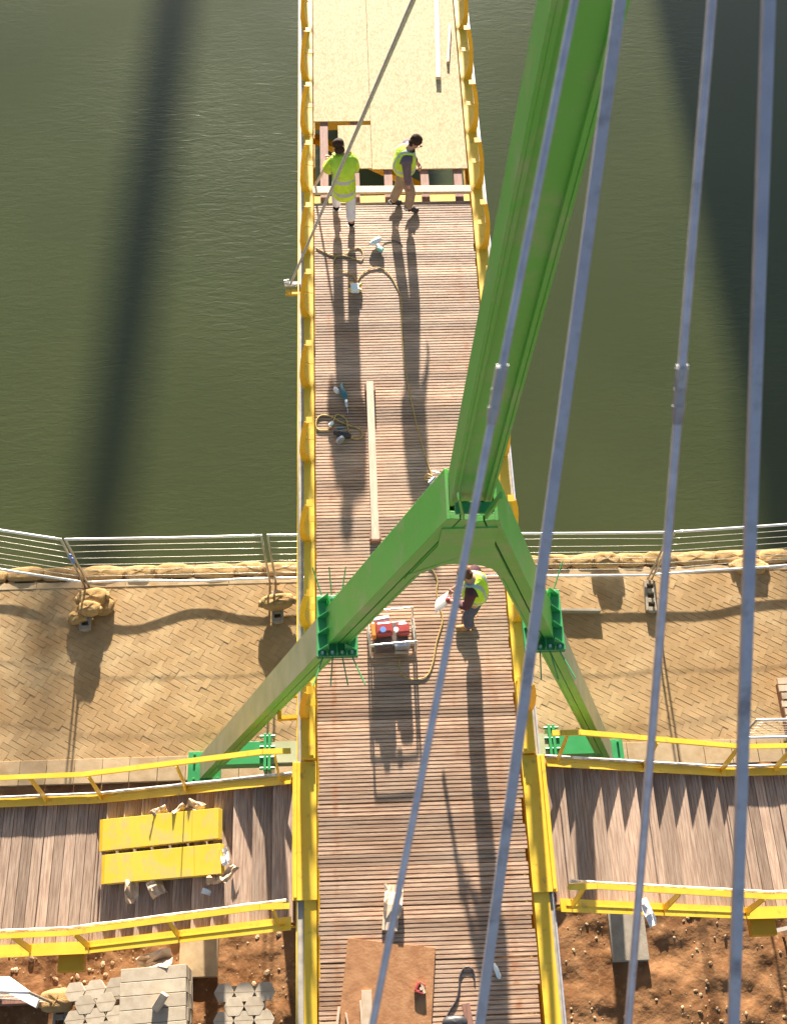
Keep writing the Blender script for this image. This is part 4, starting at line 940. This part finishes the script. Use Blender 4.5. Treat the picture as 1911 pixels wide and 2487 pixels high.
        skinned('vest', vV, [(0, 1), (0, 2), (0, 3), (0, 4), (1, 5)], [r(q) for q in (.19, .20, .085, .125, .125, .215)], ['hivis', 'silver'], root, yaw, base, sub=3, band=bd)
    return root
# A: jacketed man seen from behind, bending over the open bay
bA = at(838, 530, 0); tl = at(818, 512, 0)-bA; tr = at(853, 551, 0)-bA
person('man seen from behind in a hooded hi-vis jacket and white trousers, at the open bay', bA, 0, dict(
    pel=(0, -.02, .84), waist=(0, .01, .99), chest=(-.01, .10, 1.17), neck=(-.04, .17, 1.28), head=(-.07, .24, 1.345), look=(-.25, 1, -.8),
    shL=(-.155, .12, 1.17), elL=(-.235, .14, .94), wrL=(-.25, .36, .90), haL=(-.25, .44, .91), shR=(.145, .10, 1.17), elR=(.165, .15, .94), wrR=(.09, .34, .92), haR=(.05, .40, .92),
    hipL=(-.10, .02, .84), knL=(tl.x*.8-.02, tl.y*.6+.04, .47), anL=(tl.x, tl.y, .09), toL=(tl.x-.03, tl.y+.17, .045), hipR=(.10, .0, .84), knR=(tr.x*.9+.01, tr.y*.6+.05, .47), anR=(tr.x, tr.y, .09), toR=(tr.x+.02, tr.y+.17, .045)),
    'hivis', 'whitecloth', 'boot_dark', 'hair', 'jacket')
# B: man in vest walking to the right
bB = at(978, 507, 0)
person('man in dark sweater, sleeveless hi-vis vest and khaki trousers, stepping rightward at the open bay', bB, R(-90), dict(
    pel=(0, 0, .84), waist=(.0, .0, 1.0), chest=(0, .03, 1.22), neck=(0, .10, 1.38), head=(.0, .18, 1.46), look=(.25, 1, -.6),
    shL=(-.18, .05, 1.26), elL=(-.23, .10, 1.0), wrL=(-.18, .22, .84), haL=(-.17, .26, .78), shR=(.19, .02, 1.25), elR=(.23, .04, .98), wrR=(.20, .06, .74), haR=(.20, .08, .67),
    hipL=(-.09, -.01, .82), knL=(-.09, -.05, .46), anL=(-.09, -.17, .09), toL=(-.10, -.03, .045), hipR=(.09, .0, .82), knR=(.07, .12, .46), anR=(.06, .09, .09), toR=(.08, .24, .045)),
    'purple', 'khaki', 'boot_dark', 'hair', 'vest')
# C: man reading papers beside the generator
bC = at(1140, 1513, 0)
person('man in hi-vis vest, maroon shirt and jeans reading papers beside the generator', bC, R(78), dict(
    pel=(0, -.02, .95), waist=(0, .0, 1.12), chest=(0, .05, 1.38), neck=(0, .12, 1.52), head=(.0, .20, 1.61), look=(-.2, 1, -.75),
    shL=(-.19, .06, 1.42), elL=(-.26, .08, 1.12), wrL=(-.14, .27, .95), haL=(-.10, .33, .91), shR=(.19, .06, 1.42), elR=(.26, .08, 1.12), wrR=(.12, .26, .95), haR=(.06, .32, .91),
    hipL=(-.10, -.02, .92), knL=(-.10, .04, .50), anL=(-.11, 0, .09), toL=(-.13, .17, .045), hipR=(.10, -.02, .92), knR=(.11, .02, .50), anR=(.12, -.04, .09), toR=(.15, .13, .045)),
    'maroon', 'jeans', 'boot_tan', 'hair2', 'vest', .92)
q = bC+rotz(R(78))@Vector((-.06, .375, .68)); m = MB(); rt = rotz(R(78))
for k in range(6):
    x0, x1 = -.10+k*.034, -.10+(k+1)*.034; z = lambda t: .025*math.sin((t+.10)*13)
    P = [q+rt@Vector((x0, -.05+z(x0), .14)), q+rt@Vector((x1, -.05+z(x1), .14)), q+rt@Vector((x1, .09+z(x1), -.17)), q+rt@Vector((x0, .09+z(x0), -.17))]
    m.hexa([p-Vector((0, 0, .004)) for p in P], P)
tag(m.build('paper_sheet', 'white', loc=q), 'curled white papers held by the man in jeans', 'paper')
q2 = bC+rotz(R(78))@Vector((-.09, .305, .83)); m = MB(); m.blob(q2, (.10, .12, .08), 10, 7, rt, lump=.06); tag(m.build('red_glove', 'red', loc=q2, smooth=True), 'red glove in the reading man\'s hand', 'glove')
a, b_ = at(764, 452, .03), aty(815, 366, bA.y+.72); m = MB(); m.beam(a, b_, .045, .03); tag(m.build('wooden_pole', 'card', loc=a), 'slim wooden pole leaning beside the jacketed man over the open bay', 'pole')

# ------------------------------------------------------------------ what throws the long shadows on the river (opposite bank, beyond the frame)
pt = thing('shadow_trunk', 'unseen leaning trunk on the far bank, added to throw a shadow band on the river', 'shadow trunk', (0, 95, -7.1))  # unseen trunk, its lean and height shaped to cast the river's shadow band
S1, S2 = at(432, 0, WATER), at(262, 1250, WATER); te = math.tan(R(SUN_EL)); h1, h2 = (95-S1.y)*te, (95-S2.y)*te
m = MB(); tx = lambda z: S1.x+(S2.x-S1.x)*(z-h1)/(h2-h1)
m.tube([(tx(z), 95, -7.1+z*.957) for z in range(0, 24)], [.70-.006*z+.03*math.sin(z*2.4) for z in range(24)], 12); m.build('trunk', 'bark', pt, smooth=True)
m = MB(); tpv = Vector((tx(23), 95, -7.1+23*.957)); m.blob(tpv, (1.2, 1.2, .9), 12, 8, lump=.12, seed=4); m.build('stump_top', 'bark', pt, smooth=True)
bd = thing('riverside_building', 'tall rendered building on the far bank shading the right of the river', 'building', (17, 76, -7.1))
m = MB(); m.box((18.2, 76, 1.1), (20.6, 12, 16.4)); m.build('wall', 'render', bd)
m = MB(); m.prism([(7.6, 69.7, 9.32), (28.8, 69.7, 9.32), (28.8, 82.3, 9.32), (7.6, 82.3, 9.32)], (0, 0, .5)); m.build('roof', 'roof', bd)
for i in range(6):
    for j in range(4):
        m = MB(); m.box((9.6+i*3.4, 69.96, -4.4+j*3.5), (1.5, .10, 1.7)); m.build('window', 'glass', bd)

# ------------------------------------------------------------------ light, sky, camera
sd_ = bpy.data.lights.new('sun', 'SUN'); sd_.energy = 5.0; sd_.angle = R(.85); sd_.color = (1, .93, .80)
so = bpy.data.objects.new('sun', sd_); col.objects.link(so); so.rotation_euler = (R(90-SUN_EL)*-1, 0, 0); so.location = (0, 30, 30)
W = bpy.data.worlds.new('World'); scene.world = W; W.use_nodes = True
nt = W.node_tree; sk = nt.nodes.new('ShaderNodeTexSky'); sk.sky_type = 'NISHITA'; sk.sun_disc = False
sk.sun_elevation = R(SUN_EL); sk.sun_rotation = 0; sk.air_density = 1.0; sk.dust_density = 1.5
nt.links.new(sk.outputs[0], nt.nodes['Background'].inputs[0]); nt.nodes['Background'].inputs[1].default_value = .052
cd = bpy.data.cameras.new('camera'); co = bpy.data.objects.new('camera', cd); col.objects.link(co); scene.camera = co
Rt = Matrix(((dx[0], -dx[1], -dx[2]), (dy[0], -dy[1], -dy[2]), (dz[0], -dz[1], -dz[2])))
co.matrix_world = Matrix.Translation((CAMX, 0, H))@Rt.to_4x4()
cd.sensor_fit = 'VERTICAL'; cd.sensor_height = 24; cd.lens = 24*F/2487; cd.clip_start = .1; cd.clip_end = 2000
cd.dof.use_dof = True; cd.dof.focus_distance = 17; cd.dof.aperture_fstop = 3.2
scene.view_settings.view_transform = 'Standard'; scene.view_settings.look = 'None'; scene.view_settings.gamma = 1; scene.view_settings.exposure = 2.05
scene.render.film_transparent = False
